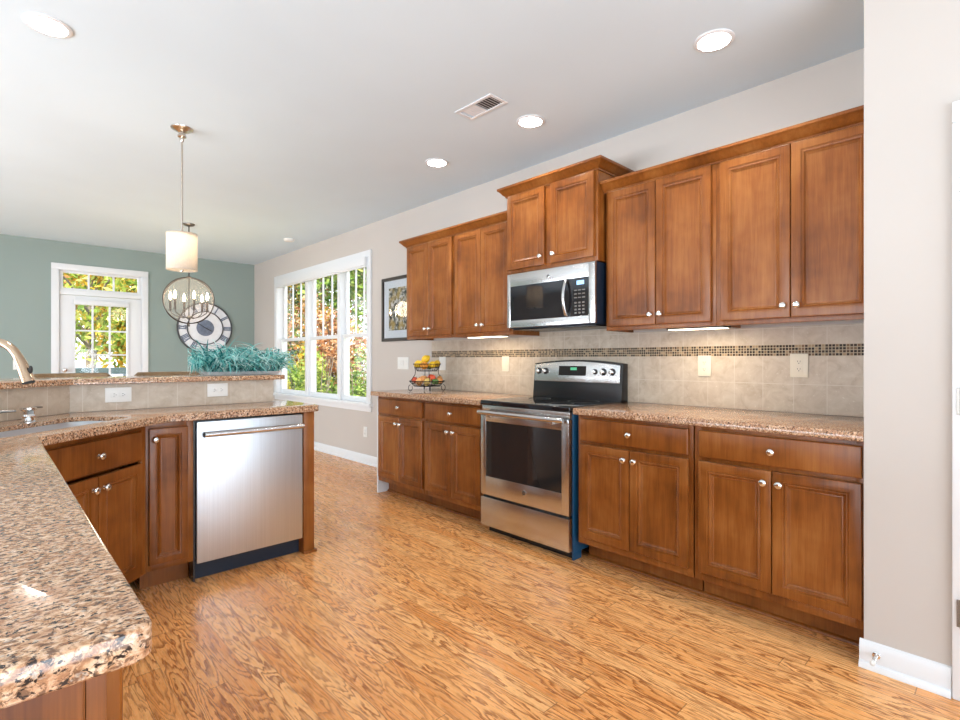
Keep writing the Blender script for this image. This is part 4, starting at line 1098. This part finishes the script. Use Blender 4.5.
fruit('apple', M['red_apple'], 'large orange-red apple heaped highest in the lower basket', .042, -.014, .046+.072, .039, (.2, .3))
fruit('apple', M['green_skin'], 'dark green fruit in front of the lower basket below the orange-red apple', .072, -.080, .046+.040, .033)
fruit('pear', M['blush'], 'peach-colored pear at the range end of the lower basket', .112, .020, .046+.055, .032, (-.2, .4))

# ---------------------------------------------------------------- outdoors
def grass_mat():
    m_, nt, b = new_mat('lawn'); h = N(nt)
    f = h.noise(h.coord(), 3, 5)
    h.l(h.ramp(f, [(.35, (.10, .13, .03)), (.5, (.22, .24, .06)), (.65, (.38, .27, .09))]), b.inputs['Base Color']); b.inputs['Roughness'].default_value = .9
    return m_
tag(MB().box((-20, YG+.6, -.55), (40, 45, -.45)).build('ground', grass_mat()), kind='structure')
tag(MB().box((XW+.5, -6, -.55), (40, YG+.6, -.45)).build('ground_side', grass_mat()), kind='structure')
LM = {
 'green': leaf_mat('green_leaves', (.06, .12, .02), (.20, .34, .05), (.50, .60, .18)),
 'dark': leaf_mat('dark_green_leaves', (.03, .07, .02), (.10, .19, .05), (.30, .40, .14)),
 'rust': leaf_mat('rust_leaves', (.20, .07, .025), (.50, .23, .09), (.78, .55, .33)),
 'gold': leaf_mat('gold_leaves', (.26, .13, .01), (.60, .38, .03), (.80, .62, .12)),
 'lime': leaf_mat('lime_leaves', (.10, .17, .02), (.30, .40, .06), (.62, .64, .20)),
 'yellow': leaf_mat('yellow_leaves', (.55, .44, .01), (.85, .74, .02), (.95, .90, .15)),
}
M['bark'] = plain('bark', (.20, .165, .13), .9, vary=.35, nscale=9)
def leaves(m, c, rad, n, size, rn, mi=0, solid=.35):
    for _ in range(n):
        while True:
            p = Vector((rn.uniform(-1, 1), rn.uniform(-1, 1), rn.uniform(-1, 1)))
            if solid < p.length < 1: break
        p = Vector((c[0]+p.x*rad[0], c[1]+p.y*rad[1], c[2]+p.z*rad[2]))
        a = Vector((rn.gauss(0, 1), rn.gauss(0, 1), rn.gauss(0, 1))).normalized(); b = a.orthogonal().normalized()
        s_ = size*rn.uniform(.6, 1.3); b2 = b*s_*.5; a2 = a*s_
        m.add([p - a2*.5, p + b2*.5, p + a2*.5, p - b2*.5], [(0, 1, 2, 3)], mi)
def tree(label, x, y, h_, rad, mats, n=1500, size=.20, dens=2.3, zc=None, seed=0, trunk=.08, low=0):
    rn = random.Random(seed)
    t = thing('tree', label, 'tree', (x, y, -.45), 0, 'trees outside')
    MB().tube([(0, 0, 0), (.05, .03, h_*.35), (-.04, .02, h_*.65), (.0, 0, h_*.95)], [trunk, trunk*.8, trunk*.5, trunk*.15], 8).build('trunk', M['bark'], t, smooth=60)
    m = MB()
    for i in range(7):
        a = rn.uniform(0, 2*PI); z = h_*rn.uniform(.35, .7)
        m.tube([(0, 0, z), (rad*.4*math.cos(a), rad*.4*math.sin(a), z+h_*.12), (rad*.85*math.cos(a), rad*.85*math.sin(a), z+h_*.2)], [trunk*.4, trunk*.25, .01], 6)
    m.build('branch', M['bark'], t, smooth=60)
    m = MB(); k = 12
    for i in range(k):
        a = rn.uniform(0, 2*PI); q = rn.uniform(.1, .75)*rad; z = h_*(low + (1-low)*rn.uniform(.25, 1.0))
        leaves(m, (q*math.cos(a), q*math.sin(a), z), (rad*.55, rad*.55, h_*.17), int(n*dens)//k, size*1.12, rn, rn.randrange(len(mats)), 0)
    m.build('crown', [LM[q] for q in mats], t)
def bush(name, label, x, y, rx, ry, h_, mat, n=1500, size=.10, seed=0, cone=False):
    rn = random.Random(seed)
    t = thing(name, label, 'bush', (x, y, -.45), 0, 'shrubs outside')
    m = MB()
    for i in range(9):
        a = rn.uniform(0, 2*PI); m.tube([(.1*math.cos(a), .1*math.sin(a), 0), (rx*.6*math.cos(a), ry*.6*math.sin(a), h_*.8)], [.018, .006], 5)
    m.build('stem', M['bark'], t)
    m = MB()
    if cone:
        for i in range(8):
            z = h_*(.1 + .85*i/7); k = 1 - i/8.5
            leaves(m, (0, 0, z), (rx*k, ry*k, h_*.13), int(n/8*(.4+k)), size, rn, 0, 0)
    else:
        for i in range(10):
            leaves(m, (rn.uniform(-.6, .6)*rx, rn.uniform(-.6, .6)*ry, h_*rn.uniform(.15, .78)), (rx*.45, ry*.45, h_*.24), n//10, size, rn, 0, 0)
    m.build('foliage', LM[mat], t)
# beyond the triple window
bush('hedge_shrub', 'clipped green shrub low in the window pane by the picture', 6.30, 10.9, .85, .6, 1.95, 'green', 3000, .10, 1)
bush('hedge_shrub', 'lime green shrub low in the middle of the triple window', 5.42, 11.1, .62, .6, 2.15, 'lime', 2400, .10, 2)
bush('hedge_shrub', 'dark shrub behind the yellow bush in the window', 5.60, 12.6, .55, .55, 1.7, 'green', 2000, .11, 3)
bush('yellow_bush', 'bright yellow bush low in the window pane by the plant', 4.36, 10.6, .52, .4, 1.50, 'yellow', 3400, .09, 4, True)
tree('rust-leaved tree filling the window pane by the picture', 10.2, 17.6, 8.0, 2.4, ['rust', 'rust', 'rust'], 3600, .17, seed=11)
tree('green tree filling the middle of the triple window', 7.6, 15.2, 8.0, 1.7, ['green', 'lime', 'green'], 3200, .20, seed=12)
tree('gold and green tree in the window pane by the plant', 7.9, 18.6, 8.5, 1.6, ['dark', 'green', 'gold'], 2400, .17, seed=13)
tree('rust tree low behind the lime shrub in the middle of the window', 6.9, 13.3, 3.0, 1.0, ['rust', 'gold', 'rust'], 1400, .14, seed=14)
tree('tall dark evergreen behind the pane by the plant', 10.6, 24.2, 11.0, 2.3, ['dark', 'green'], 2000, .25, seed=15)
tree('small gold tree low in the window pane by the plant', 6.25, 14.4, 3.6, 1.0, ['gold', 'green', 'rust'], 1300, .14, seed=16, trunk=.05)
# beyond the patio door
tree('gold-leaved tree seen through the upper panes of the patio door', 1.55, 13.6, 5.0, 1.5, ['lime', 'gold', 'rust'], 1300, .15, seed=21, low=.2)
tree('pale lime tree behind the patio door panes', 2.3, 21.0, 9.0, 2.8, ['lime', 'lime', 'green'], 2600, .24, seed=22)
tree('yellow-green tree beside the patio door panes', 3.1, 17.0, 7.0, 1.3, ['lime', 'gold', 'green'], 1800, .22, seed=23)
tree('rust sapling low behind the deck railing', 2.9, 14.2, 2.4, .7, ['rust', 'gold', 'rust'], 900, .13, seed=24)
rl = thing('deck_railing', 'dark deck railing seen through the lower panes of the patio door', 'railing', (1.4, 11.4, -.45))
MB().box((-1.6, -.05, 1.38), (1.6, .05, 1.50)).build('top_rail', plain('grey_teal_paint', (.045, .075, .08), .6), rl, bevel=.004)
for i in range(9): MB().box((-1.6+.4*i-.02, -.02, 0), (-1.6+.4*i+.02, .02, 1.38)).build('baluster', M['clock_blue'], rl)
